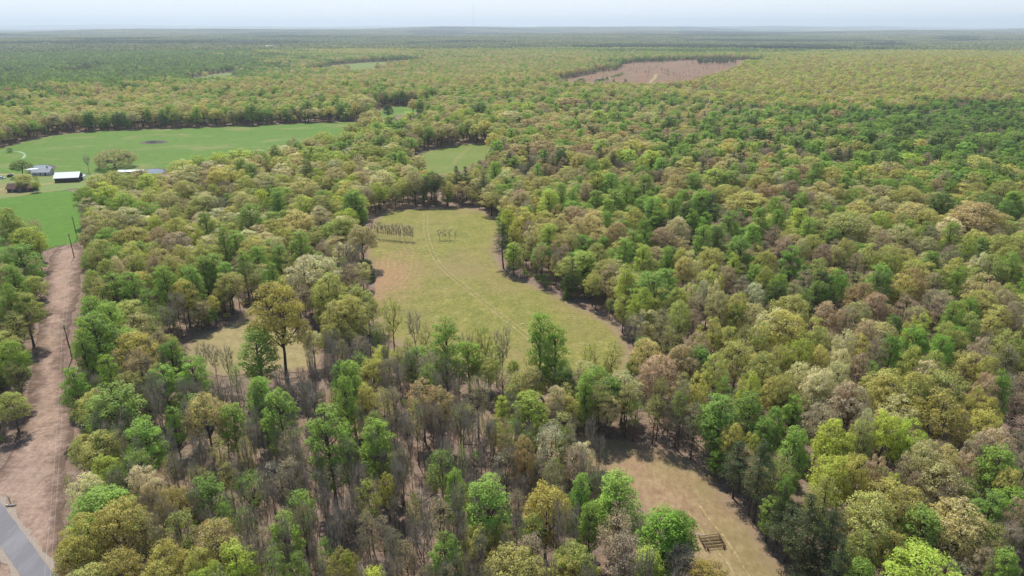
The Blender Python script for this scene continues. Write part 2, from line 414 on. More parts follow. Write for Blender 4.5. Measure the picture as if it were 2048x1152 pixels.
ribbon('tyre_line', [tuple(at(*p)[:2]) for p in ((1375, 1025), (1400, 1060), (1440, 1110), (1475, 1160))], .36, M_rut, .17, .2, 1.5)

# ponds
k = NT('pond_water'); k.b.inputs['Roughness'].default_value = .08; k.b.inputs['Specular IOR Level'].default_value = .5
k.bump(k.noise(1.5, 3), .05, .1); M_water = k.done('3b4a4c')
M_bank = plain('muddy_bank', '5c5142', var=.4, scale=.8)
def pond(px, bank=1.5):
    poly = world_poly(px, 3); cxm = sum(p[0] for p in poly) / len(poly); cym = sum(p[1] for p in poly) / len(poly)
    grow = []
    for x, y in poly:
        d = math.hypot(x - cxm, y - cym); grow.append((x + (x - cxm) / d * bank, y + (y - cym) / d * bank * 1.4))
    sheet('pond_bank', grow, M_bank, 4, off=.26, jit=.5)
    sheet('pond', poly, M_water, 5, off=.32, jit=.1)
pond([(60, 336), (70, 331), (92, 329.5), (107, 335), (100, 339), (88, 344), (62, 344)], 2.5)
pond([(276, 344), (290, 339), (306, 337), (325, 338), (330, 345), (300, 348), (278, 348)], 2)
pond([(287, 286), (296, 282.5), (310, 281.6), (324, 282.3), (330, 285), (318, 286.3), (300, 287.2)], 3.5)

# ------------------------------------------------------------------ foliage and bark
def foliage(name, trans=.42, sat=1.0):
    k = NT(name)
    tint = k.attr('tint', 'INSTANCER', 'Color')
    v = k.attr('v'); cl = k.attr('clump')
    b = k.math('ADD', .8, k.math('MULTIPLY', v, .55)); b = k.math('MULTIPLY', b, k.math('ADD', .9, k.math('MULTIPLY', cl, .26)))
    m = k.node('ShaderNodeVectorMath', operation='SCALE'); k.l.new(tint, m.inputs[0]); k.l.new(b, m.inputs['Scale'])
    c = m.outputs[0]
    # some clumps further into leaf than others
    c = k.mix(k.math('MULTIPLY', k.ramp(cl, [(.55, 0.0), (1.0, 1.0)]), .3), c, k.mix(1.0, c, (.92, 1.08, .75, 1), 'MULTIPLY'))
    k.b.inputs['Roughness'].default_value = .6; k.b.inputs['Specular IOR Level'].default_value = .2
    k.done(c)
    t = k.node('ShaderNodeBsdfTranslucent'); k.l.new(k.mix(1.0, c, (1.08, 1.05, .7, 1), 'MULTIPLY'), t.inputs[0])
    ms = k.node('ShaderNodeMixShader'); ms.inputs[0].default_value = trans
    k.l.new(k.b.outputs[0], ms.inputs[1]); k.l.new(t.outputs[0], ms.inputs[2])
    k.l.new(ms.outputs[0], k.n['Material Output'].inputs[0])
    return k.m
M_leaf = foliage('spring_leaves')
k = NT('bark'); c = k.ramp(k.noise(3, 5, .8, stretch=(3, 3, .6)), [(.3, '3a322c'), (.6, '61574e'), (.8, '857c72')]); M_bark = k.done(c)
k = NT('twig_bark'); c = k.ramp(k.noise(.5, 4), [(.3, '8f8578'), (.7, 'b9aea1')]); M_twig = k.done(c)

class TB:                      # collects the wood and the leaves of one tree
    def __init__(s, seed): s.r = np.random.default_rng(seed); s.wv = []; s.wf = []; s.wm = []; s.nw = 0; s.lp = []; s.ln = []; s.ls = []; s.lv = []; s.lc = []
    def tube(s, pts, rad, sides=5, mat=0):
        pts = np.asarray(pts, float); n = len(pts); t = np.gradient(pts, axis=0); t /= np.linalg.norm(t, axis=1)[:, None] + 1e-9
        ref = np.where(np.abs(t[:, 2:3]) > .9, np.array([[1., 0, 0]]), np.array([[0., 0, 1]]))
        u = np.cross(t, ref); u /= np.linalg.norm(u, axis=1)[:, None] + 1e-9; w = np.cross(t, u)
        an = np.arange(sides) * 6.2832 / sides
        V = pts[:, None] + (u[:, None] * np.cos(an)[None, :, None] + w[:, None] * np.sin(an)[None, :, None]) * np.asarray(rad)[:, None, None]
        i = np.arange(n - 1)[:, None] * sides; j = np.arange(sides)[None]; jn = (j + 1) % sides
        F = np.stack([i + j, i + jn, i + sides + jn, i + sides + j], -1).reshape(-1, 4) + s.nw
        s.wv.append(V.reshape(-1, 3)); s.wf.append(F); s.wm.append(np.full(len(F), mat)); s.nw += n * sides
    def limb(s, a, b, ra, rb, sides=4, bow=.12, n=4, mat=0):
        a = np.asarray(a, float); b = np.asarray(b, float); L = np.linalg.norm(b - a); t = np.linspace(0, 1, n)[:, None]
        off = s.r.normal(0, bow * L * .5, 3); off[2] = -abs(off[2])
        s.tube(a + (b - a) * t + off * np.sin(t * 3.1416), np.linspace(ra, rb, n), sides, mat)
    def leaves(s, c, rad, n, size, up=.15, flat=.75, shell=.35, spread=.5):
        cc = getattr(s, 'cc', None); og = 0 if cc is None else (np.asarray(c) - cc) / (np.linalg.norm(np.asarray(c) - cc) + 1e-6) * .55
        r = s.r; d = r.normal(size=(n, 3)); d[:, 2] = np.where(d[:, 2] < -.25, -d[:, 2] * .6, d[:, 2]); d /= np.linalg.norm(d, axis=1)[:, None]
        rr = r.uniform(shell, 1, n)[:, None] ** .6
        p = np.asarray(c) + d * rr * np.array([rad, rad, rad * flat])
        nn = d + og + np.array([0, 0, up]) + r.normal(0, spread, (n, 3)); nn /= np.linalg.norm(nn, axis=1)[:, None]
        s.lp.append(p); s.ln.append(nn); s.ls.append(size * r.uniform(.6, 1.3, n)); s.lv.append(r.uniform(0, 1, n)); s.lc.append(np.full(n, r.uniform(0, 1)))
    def leafmesh(s):
        p = np.concatenate(s.lp); n = np.concatenate(s.ln); sz = np.concatenate(s.ls)[:, None]; r = s.r
        t = np.cross(n, r.normal(size=p.shape)); t /= np.linalg.norm(t, axis=1)[:, None] + 1e-9; b = np.cross(n, t)
        asp = r.uniform(.5, .9, (len(p), 1))
        bend = n * sz * r.uniform(-.25, .25, (len(p), 1))
        V = np.stack([p - t * sz * .5, p - b * sz * .5 * asp + bend, p + t * sz * .5, p + b * sz * .5 * asp + bend], 1).reshape(-1, 3)
        F = np.arange(len(V)).reshape(-1, 4); return V, F, np.concatenate(s.lv), np.concatenate(s.lc)
    def meshes(s, name):
        wv = np.concatenate(s.wv); wf = np.concatenate(s.wf); wm = np.concatenate(s.wm)
        trunk = mesh_from(name + '_trunk', wv, wf, [M_bark, M_twig], wm, smooth=True)
        V, F, v, c = s.leafmesh()
        crown = mesh_from(name + '_crown', V, F, [M_leaf], attrs={'v': ('FACE', v), 'clump': ('FACE', c)})
        nw, nv = len(wf), len(wv)
        whole = mesh_from(name + '_whole', np.concatenate([wv, V]), np.concatenate([wf, F + nv]), [M_bark, M_twig, M_leaf],
                          np.concatenate([wm, np.full(len(F), 2)]), attrs={'v': ('FACE', np.concatenate([np.zeros(nw), v])), 'clump': ('FACE', np.concatenate([np.zeros(nw), c]))})
        return trunk, crown, whole

def envelope(kind, r):
    """a clump centre on the outline of a crown: returns unit direction and fraction of the radius at height z"""
SPEC = dict(                   # height, width of the prototype
    oak=(20., 12.), poplar=(24., 8.6), half=(20., 9.), bare=(19., 8.), pine=(22., 8.), cedar=(9., 5.), shrub=(4., 4.5), sapling=(9., 3.2), spread=(15., 27.), blossom=(6., 6.))
def crown_points(kind, r, n):
    H, Wd = SPEC[kind]; pts = []
    k = 0
    while len(pts) < n and k < n * 60:
        k += 1
        if kind in ('oak', 'spread'):
            d = r.normal(size=3); d /= np.linalg.norm(d)
            if d[2] < (-.5 if kind == 'oak' else -.6): continue
            q = r.uniform(.84, 1.0) if r.random() < .85 else r.uniform(.3, .7)
            if kind == 'oak': c, ra = np.array([0, 0, 11.6]), np.array([5.2, 5.2, 6.9])
            else: c, ra = np.array([0, 0, 6.2]), np.array([11.8, 11.8, 7.6])
            p = c + d * ra * q; p[:2] *= 1 + .12 * math.sin(3 * math.atan2(d[1], d[0]) + H)
        else:
            z = r.uniform(0, 1); a = r.uniform(0, 6.283)
            if kind == 'poplar': z0, z1 = 6.0, 22.8; prof = math.sin((.1 + .82 * z ** .85) * 3.1416) ** .5 * (1 - .25 * z) * 1.15
            elif kind == 'half': z0, z1 = 8.5, 19.0; prof = math.sin(min(1, z * .8 + .2) * 3.1416) ** .5 * (.7 + .3 * z)
            elif kind == 'bare': z0, z1 = 9., 17.; prof = (.45 + .6 * z) * (1 if z < .85 else .75)
            elif kind == 'sapling': z0, z1 = 2.5, 8.3; prof = (.5 + .5 * z)
            elif kind == 'blossom': z0, z1 = 2.8, 5.5; prof = math.sqrt(1 - z * .8)
            elif kind == 'shrub': z0, z1 = .9, 3.4; prof = math.sqrt(max(0, 1 - z * z))
            else: z0, z1 = 1, H; prof = 1 - z
            q = math.sqrt(r.uniform(.25, 1)); rr = Wd * .43 * prof * q
            p = np.array([math.cos(a) * rr, math.sin(a) * rr, z0 + (z1 - z0) * z])
        lim = dict(oak=1.35, spread=1.6, poplar=1.0, half=1.2, bare=1.0, shrub=.6, sapling=.5, blossom=.7)[kind]
        if any(np.linalg.norm(p - o) < lim * (1 if k < n * 20 else .6) for o in pts): continue
        pts.append(p)
    return pts
def make_tree(kind, seed, lod):
    t = TB(seed); r = t.r; H, Wd = SPEC[kind]
    lf = {0: 1.0, 1: .33, 2: .11}[lod]; lsz = {0: 1.0, 1: 1.85, 2: 3.2}[lod]
    sides = {0: 6, 1: 4, 2: 3}[lod]
    if kind in ('oak', 'poplar', 'half', 'bare', 'spread', 'sapling', 'blossom', 'shrub'):
        n = dict(oak=66, poplar=84, half=40, bare=46, spread=150, shrub=14, sapling=12, blossom=20)[kind]
        pts = crown_points(kind, r, n); t.cc = np.array([0, 0, H * {'oak': .5, 'spread': .3}.get(kind, .42)])
        forkz = dict(oak=7.5, poplar=H * .9, half=9., bare=8., spread=3.4, shrub=.4, sapling=4, blossom=1.5)[kind]
        r0 = dict(oak=.36, poplar=.3, half=.24, bare=.17, spread=.75, shrub=.05, sapling=.07, blossom=.1)[kind]
        lean = r.normal(0, .025, 2) * H
        spine = lambda z: np.array([lean[0] * (z / H) ** 1.5, lean[1] * (z / H) ** 1.5, z])
        topz = H * (.93 if kind == 'poplar' else .8 if kind in ('oak', 'half', 'bare') else .5)
        if kind == 'spread': topz = 4.5
        zz = np.linspace(-.3, topz, 7)
        if kind != 'shrub':
            t.tube([spine(max(z, 0)) + np.array([0, 0, min(z, 0)]) + np.append(r.normal(0, .06, 2) * min(z, 8) * .3, 0) for z in zz], np.linspace(r0, r0 * .25, 7) * np.array([1.35] + [1] * 6), sides + 1)
        # big limbs
        nl = dict(oak=7, poplar=0, half=5, bare=6, spread=10, shrub=0, sapling=3, blossom=4)[kind]
        nodes = []
        for i in range(nl):
            a = 6.283 * (i + r.uniform(-.3, .3)) / nl; z0 = forkz * r.uniform(.75, 1.25); L = Wd * r.uniform(.2, .3)
            e = spine(z0) + np.array([math.cos(a) * L, math.sin(a) * L, r.uniform(.16, .3) * (H - forkz) + (L * .25 if kind == 'spread' else 1.5 if kind != 'shrub' else .2)])
            t.limb(spine(z0), e, r0 * .5, r0 * .27, max(3, sides - 1)); nodes.append(e)
        for p in pts:
            if nl:
                nd = min(nodes, key=lambda q: np.linalg.norm(q - p) + (3 if q[2] > p[2] else 0)); st = nd
                if np.linalg.norm(p[:2]) < Wd * .12 and kind != 'spread': st = spine(min(topz, max(forkz, p[2] - 3)))
                rb = r0 * .2
            elif kind == 'shrub': st = np.array([0, 0, 0.]); rb = .05
            else: st = spine(max(4, p[2] - np.linalg.norm(p[:2]) * .9 - 1.2)); rb = .09
            if lod < 2: t.limb(st, p, rb, .035 if kind != 'shrub' else .02, 3, .1, 4 if lod == 0 else 3)
            # twigs
            nt = {'bare': 14, 'half': 8, 'sapling': 16, 'spread': 16, 'blossom': 2, 'oak': 3}.get(kind, 1) if lod == 0 else ({'bare': 6, 'half': 3, 'spread': 4}.get(kind, 0) if lod == 1 else ({'bare': 3, 'half': 1}.get(kind, 0)))
            tw = {0: .02, 1: .045, 2: .1}[lod]
            for _ in range(nt):
                d = r.normal(size=3) * .55 + np.array([p[0] / Wd, p[1] / Wd, 1.35]); d /= np.linalg.norm(d)
                L = r.uniform(.9, 2.8) * (.6 if kind in ('sapling', 'shrub') else 1)
                s0 = p - d * .3; t.tube([s0, s0 + d * L * .55 + r.normal(0, .1, 3), s0 + d * L + r.normal(0, .12, 3)], [tw, tw * .8, tw * .4], 3, 1)
            # leaves
            if kind == 'oak': t.leaves(p, r.uniform(1.1, 1.75), int(100 * lf), .38 * lsz, flat=.9)
            elif kind == 'spread': t.leaves(p, r.uniform(1.5, 2.2), int(190 * lf) + 3, .28 * lsz, shell=.1, spread=.9)
            elif kind == 'poplar': t.leaves(p, r.uniform(.85, 1.4), int(88 * lf), .35 * lsz, flat=1.05)
            elif kind == 'half': t.leaves(p, r.uniform(1.1, 1.7), int(60 * lf) + 1, .27 * lsz, shell=.05, spread=.8)
            elif kind == 'bare': t.leaves(p, 1.2, int(12 * lf) + 1, .15 * lsz, shell=.05, spread=1)
            elif kind == 'sapling': t.leaves(p, .7, int(5 * lf) + 1, .11 * lsz, shell=.05, spread=1)
            elif kind == 'blossom': t.leaves(p, .8, int(70 * lf) + 2, .22 * lsz, flat=.35, up=1.2)
            else: t.leaves(p, r.uniform(.5, .9), int(65 * lf) + 2, .26 * lsz)
    elif kind == 'pine':
        sp = lambda z: np.array([.3 * math.sin(z * .2 + seed), .3 * math.cos(z * .17 + seed), z])
        t.tube([sp(z) for z in np.linspace(-.3, H * .98, 8)], np.linspace(.3, .04, 8), sides)
        z = 7.0
        while z < H - .4:
            f = (z - 7) / (H - 7); L = (Wd * .5) * math.sin(min(1, (1 - f) * .85 + .12) * 1.57) * (1 if f > .15 else .7)
            for i in range(int(r.integers(4, 7))):
                a = r.uniform(0, 6.283); l = L * r.uniform(.55, 1.1); e = sp(z) + np.array([math.cos(a) * l, math.sin(a) * l, l * r.uniform(.0, .3)])
                if lod < 2: t.limb(sp(z), e, .06, .02, 3, .1, 3)
                for q in np.linspace(.45, 1, max(1, int(l / 1.0))):
                    t.leaves(sp(z) + (e - sp(z)) * q + r.normal(0, .15, 3), .75 + .2 * l / 4, int(46 * lf) + 1, .24 * lsz, flat=.5, spread=.8)
            z += r.uniform(.75, 1.15)
        t.leaves(sp(H - .3), .5, int(30 * lf) + 2, .24 * lsz)
    elif kind == 'cedar':
        t.tube([(0, 0, -.2), (0, 0, H * .9)], [.16, .03], 4)
        for i in range(70 if lod == 0 else 36):
            z = r.uniform(0, 1) ** 1.2; a = r.uniform(0, 6.283); rad = (1 - z) ** .6 * Wd * .43 * r.uniform(.6, 1)
            t.leaves((math.cos(a) * rad, math.sin(a) * rad, .4 + z * (H - .9)), .65, int(70 * lf) + 1, .24 * lsz, flat=1.2)
    return t.meshes('%s_%d_%d' % (kind, lod, seed))
NVAR = {0: dict(oak=5, poplar=4, half=3, bare=4, pine=2, cedar=1, shrub=2, sapling=3, spread=1, blossom=1),
        1: dict(oak=3, poplar=3, half=2, bare=2, pine=2, cedar=1, shrub=1), 2: dict(oak=2, poplar=2, half=1, bare=1, pine=1)}
PROTO = {}; WHOLE = []
pc = bpy.data.collections.new('tree_shapes')
for lod in NVAR:
    for kd, n in NVAR[lod].items():
        for i in range(n):
            tr, cr, wh = make_tree(kd, 11 + i * 7 + lod * 3, lod)
            ob = bpy.data.objects.new('shape_%03d' % len(WHOLE), wh); pc.objects.link(ob)
            PROTO.setdefault((kd, lod), []).append((tr, cr, len(WHOLE))); WHOLE.append(ob)
def maxlod(kd, lod):
    while (kd, lod) not in PROTO: lod -= 1
    return lod

# ------------------------------------------------------------------ the trees one can read in the photograph
# tile origin on the photograph, then: x y (top of the crown, in the tile enlarged 2.88 times), crown width, kind+colour [height]
# kinds: o round crown, p oval crown, h half in leaf, b bare, e pine, c cedar, s shrub
TXT = dict(A=(0, 0, """1440 590 85 pg 23;505 640 70 pd 22;600 655 60 pg 20;665 640 70 pd 20;800 595 150 oy 23;1765 570 80 pg 24;1930 560 70 pg 23
640 850 240 Wt 14.5;490 888 100 bn 13;110 922 110 od 12;130 998 110 oo 9;205 1010 100 hk 9;165 1030 70 hk 6;470 1065 120 og;590 1040 140 ok;640 985 130 oy;550 1000 120 oy
720 1010 130 oo;840 1010 120 pk;1040 920 150 oy;1085 955 150 ot;1135 892 130 ok;1370 855 170 ok;1250 872 100 ok;1320 955 150 oy;1060 1038 120 oy;1690 800 120 hb
1580 832 60 pg;1860 762 130 ok;1790 835 150 ok;1760 920 90 pd;1520 1000 150 ot;1740 1020 160 ot;1590 1085 90 pg;1500 1085 90 ok;1290 1042 120 bb;1835 872 90 ok
1480 890 90 ot;1180 1105 110 oc;1620 940 110 oc;1950 860 110 ok;1930 960 140 ot;1410 1010 110 oy;850 1090 130 oy;1990 1040 120 oy;700 1100 140 ok;960 1100 130 ot;1240 985 120 oy;1375 1100 130 oy;1600 900 100 oy
1040 380 34 pg 17;1078 376 34 ot 17;1172 378 30 ot 17;1255 408 50 ed 12;1218 405 26 cd 9;1152 412 16 cd 6;50 852 40 sd 4;1785 365 26 cd 9;1825 363 22 cd 8;1870 360 20 cd 8""") ,
B=(680, 0, """100 540 170 oy 22;150 560 110 ot 21;30 560 130 oy 22;273 600 62 pD 15;290 665 150 pg 23;400 640 90 pk 23;340 690 110 pg 22;530 632 120 ot 22;645 608 90 or 21;700 620 100 ok 22
800 585 120 pd 27;865 602 80 ht 22;905 590 80 ok 22;980 640 180 ot 22;920 700 120 oo 20;1010 580 90 ok 21;1090 585 90 ok 21;1170 592 90 or 21;1340 560 130 or 22;1280 562 100 ot 21
1090 682 140 or;1170 702 130 ot;1225 704 100 or;1060 772 150 oo;1130 764 110 ot;1170 810 180 or;1290 720 60 ot;1445 730 60 pD 18;1390 742 75 pg;1480 712 110 or;1590 700 140 ot;1700 720 120 or
1510 810 110 pk;1600 645 100 pg;1700 802 120 oy;1420 785 130 oy;900 808 100 pg 21;890 885 90 or;895 925 100 pg;1270 850 80 pd;535 980 125 oD 20;670 950 90 ee 21;722 952 80 ee 21;825 990 90 ee 20;690 995 50 cD 12
310 872 110 pg 18;240 972 150 oc 20;110 950 120 hb;425 970 110 ot;395 935 90 oc;80 1090 130 pg;1140 938 62 pg;1040 942 110 bb;1180 872 80 ee;1340 1088 75 pg;1280 1062 70 pg;1040 1088 110 ob;1160 1012 140 oy
1210 1090 110 pg;1530 910 75 pk;1610 922 120 bb;1480 992 130 pk;1560 1002 120 pg;1860 832 90 pg;1900 672 95 pd;1965 962 130 or;1995 905 90 oy;960 962 110 oc;1420 1052 90 ob;1650 1062 90 pg;1760 1012 130 pg;1800 872 100 pk
1680 665 120 ee 18;1770 690 90 ee 19;1790 640 110 ot;1490 640 100 pk;560 720 90 ht 22;620 700 90 ot 22;700 700 90 hg 23;450 700 80 oy 22;30 760 110 ok;150 735 110 ok;60 705 100 oo;220 700 110 ok;130 810 140 oo;210 830 110 oo;100 880 130 hb;50 920 110 oy
800 1090 100 hy;900 1090 110 ho;980 870 110 ee;1090 900 100 ee;1010 970 90 hb;1380 880 110 oy;1450 900 100 og;1830 760 120 pd;1500 760 90 ot;1660 860 110 ok;1740 900 90 ok;1590 860 80 oy;1940 760 100 pg;1590 770 100 ot
490 500 80 pg 22;530 505 60 pg 22;400 490 60 ot 21;340 480 80 pg 20;610 500 90 oy 22;700 520 90 pg 22;840 520 90 oy 22;960 510 70 oo 22;1090 510 90 oy 22;1300 480 80 pg 22;1390 452 90 pd 22;1490 450 90 pD 20;1580 455 60 eD 18;1650 450 60 eD 18"""),
C=(1348, 0, """1290 612 120 ee;1370 602 120 ee;1450 622 110 ee;1240 632 90 ee;940 630 110 or;910 588 60 ok;1110 582 110 hb;1180 560 75 pg;840 650 65 eD;885 660 110 pg;1120 700 95 pd;1000 655 90 od;640 660 110 pg
230 550 60 ok;330 600 110 ee;430 600 110 hb;540 590 110 ht;150 590 110 pg;210 670 110 pg;320 740 75 pg;400 730 80 pg;240 635 90 pg;1500 650 150 od;1600 700 130 od;1720 680 150 od;1830 670 130 od;1960 690 140 od;1400 690 150 pd;1330 722 130 pd
1730 780 150 od;1560 742 130 od;1840 862 150 od;1690 812 110 og;1200 770 130 hb;1425 800 80 oy;1340 806 80 ok;1370 880 130 ok;1490 790 120 hb;1250 930 170 ot;1090 870 130 pg;1075 782 120 pg;1110 750 110 pg;940 740 110 pd;870 870 75 pg;690 880 100 oy
530 890 85 oy;710 780 130 pg;600 830 90 ee;400 800 100 ot;310 812 110 oy;220 790 85 ot;80 900 140 oy;200 850 110 ot;240 970 150 pk;340 980 130 pg;400 930 110 hb;540 965 150 oy;600 980 80 oc;680 965 110 pg;920 955 150 oy;830 930 100 pg;860 1030 120 ot
780 1085 120 ob;680 1025 100 ob;430 1092 210 oy;1060 1070 130 og;1210 1050 150 ot;1370 1060 120 oy;1530 1000 90 or;1560 1100 110 pd;1690 1040 200 hn;1770 900 150 oy;1880 960 180 od;1980 900 130 od;1650 920 130 od;1940 800 130 od;1450 980 120 oy;1300 700 70 ee
480 1000 110 oy;20 1000 120 ot;110 1000 110 pg;970 1040 100 oy;1140 1110 130 ot;1840 1110 160 od;1980 1100 130 pg;740 1090 100 og;30 650 110 ee;110 760 110 pg;460 820 60 pk;800 700 90 od;770 760 110 ee;840 800 110 pg;950 850 110 ee;1020 860 90 ee;60 820 100 og;450 660 90 pd;560 680 90 oy;1610 880 110 og
490 730 110 pd;560 760 100 ee;640 740 110 hn;700 730 90 hn;1010 740 90 pd;1250 860 120 pd;1150 880 100 ee;1460 880 110 hb;1550 830 110 od;1900 1010 90 og;760 870 90 hb;1620 1010 100 od;1740 990 120 oy;350 1060 120 oy;150 1110 130 pg;900 1110 110 oc"""),
D=(0, 380, """20 90 140 oo;140 50 180 oo;60 165 160 oo;180 165 150 ht;140 210 170 ok;110 330 190 pg;60 450 120 pg;180 505 130 oo;240 345 110 oo;30 560 130 pg;110 592 190 oo;195 640 100 og 14;60 705 160 ho;150 735 140 hb;30 855 160 og;150 875 150 bn;215 960 90 bn;60 1000 150 ho;20 370 100 pg
510 95 90 ok;570 112 190 ot;612 168 150 oo;720 97 170 oc;690 22 160 og;560 282 150 oo;540 352 130 hy;750 207 200 oy;742 300 130 oy;780 372 100 oo;660 382 80 oc;880 140 100 ok;900 204 110 ob;1000 152 130 oy;940 102 170 ot;1122 190 90 ok;1010 232 160 ob;1170 276 150 oy
1225 242 100 ot;1280 217 82 pg;905 276 110 ob;1030 312 120 oy;1150 32 180 oo;1180 22 110 oc;1175 122 90 pd;1260 40 110 bn;1400 12 140 ot;1430 82 150 pg;1510 62 140 hg;1450 266 180 oy;1480 318 110 pg 18.5;1600 316 110 pg 18.5;1395 352 95 pg 18.5;1590 12 100 pg;1750 27 150 ok;1700 100 190 ot
1835 82 120 oc;1850 22 180 oo;1945 150 190 ok;1855 286 110 ob;1640 202 100 oo;1720 230 130 pg;1590 252 85 oc;1970 292 150 bn;1800 366 290 oc 23;1885 468 190 oy 22;1935 622 190 oy 20;1700 480 170 hn 19;1985 590 130 oy
1575 508 310 oY 24.5;640 492 140 pg 19;745 486 150 pg 19.5;935 446 130 pg 22;1090 446 130 pg 20;1165 392 120 pg 19;1225 376 150 pg 19.5;1290 422 110 pg 18;830 560 100 hg 19;870 300 110 oo;960 380 100 oy;1100 370 110 oy;880 385 110 ob;600 400 110 oo;700 450 110 ht;560 520 150 hy 19;520 470 100 oo
510 622 170 pg 23;610 655 170 pg 22;520 708 240 pg 25;600 945 130 pg 20;455 800 120 pg 23;760 806 240 oY 20;785 906 240 hr 20;968 862 165 pG 19;1100 960 170 pg 17;1465 800 210 pg 20;1480 1082 160 pg 14;1150 872 80 bn 14;1215 882 80 bn 14;1290 892 90 bn 14;1965 990 160 pg 21
720 695 130 sG 9;1000 590 100 bn 17;1170 640 80 hb 15;880 700 90 hg 15;1500 540 80 bn 17;1560 420 90 pg 21;1650 345 100 ho 20;1100 1060 100 bn 12;920 1000 90 bn 15;1340 1000 90 hg 13;1790 800 110 oc 12;1750 730 100 hb 15;1740 540 110 hb 17;1900 760 130 oy 15;1960 860 100 hn 15;1000 90 90 oo;800 60 130 og;1040 420 90 oo;400 1020 150 pG 19"""),
E=(680, 380, """60 12 130 pg;122 92 75 pg 13;30 132 180 oy;115 182 170 ot;60 292 160 bn;150 385 105 cD 9;20 400 120 bn;870 10 120 oy 15;1050 10 110 ot;1205 5 130 pk 23;1035 5 110 hb;965 100 90 ok;1065 92 130 oy;1005 168 75 oy;1085 170 90 hb;938 190 130 ee 20;1105 198 95 ot 19;1350 92 170 or;1455 142 150 ot;1600 182 120 or
1700 112 130 oy;1810 50 130 pg;1755 182 120 pG;1410 268 170 pG 15;1520 278 100 pG 15;1210 202 150 pk;1410 360 180 pk 16;1160 312 120 hr 17;1290 312 140 hb 17;1700 242 130 pg;1650 284 120 pg;1890 330 100 pg;1950 160 120 oc;1865 216 150 ob;1965 332 90 oy;1990 372 110 ot;1790 377 140 oo;1800 476 220 pg 22
1650 432 110 pk;1690 482 160 oy;1740 562 160 ok;1970 562 110 oy;1700 720 170 bn 17;1860 702 170 ht 18;1645 692 130 hy 15;1960 642 130 oo;1850 962 220 ob;1965 912 150 or;600 750 185 pg 24;1160 732 170 pg 25;1245 800 150 pg 22;290 620 150 hk 19;150 642 140 hy 19;60 592 170 oy 20;420 692 100 bn 17;485 762 100 ho 16
780 792 110 hy 17;835 784 110 hk 17;935 800 120 bn 18;1440 902 180 hk 16;1575 882 170 hy 16;720 822 80 bn 16;1000 992 80 pk 9;240 892 120 ok 10;1100 962 120 hy 14;50 990 160 pg 21;180 962 180 oo 17;330 900 110 ho 14;450 900 80 WW 7;1060 520 100 sd 5;1180 480 90 sd 6;1310 560 110 cd 8;1250 330 80 bn 17;1340 400 80 ee 16;1480 480 120 hy 16;1570 500 100 hy 14;1560 620 100 hg 9;1640 600 110 oy 15
1000 300 100 pk 15;1040 380 90 hy 13;1480 10 110 pg;1580 0 130 pg;1260 80 90 or;1550 60 110 pg;1920 60 100 pg;1990 90 100 pd;1330 200 110 ot;1260 250 100 hr;1370 150 90 oc;1750 320 110 pk;1850 560 150 oo;1900 800 130 ho;1750 860 130 hg 14;60 800 160 ho 12;130 500 90 hb 12;60 420 110 hb;1030 1060 110 oo 10;900 900 100 hg 13;560 960 120 hy 13;680 1000 110 hn 14"""),
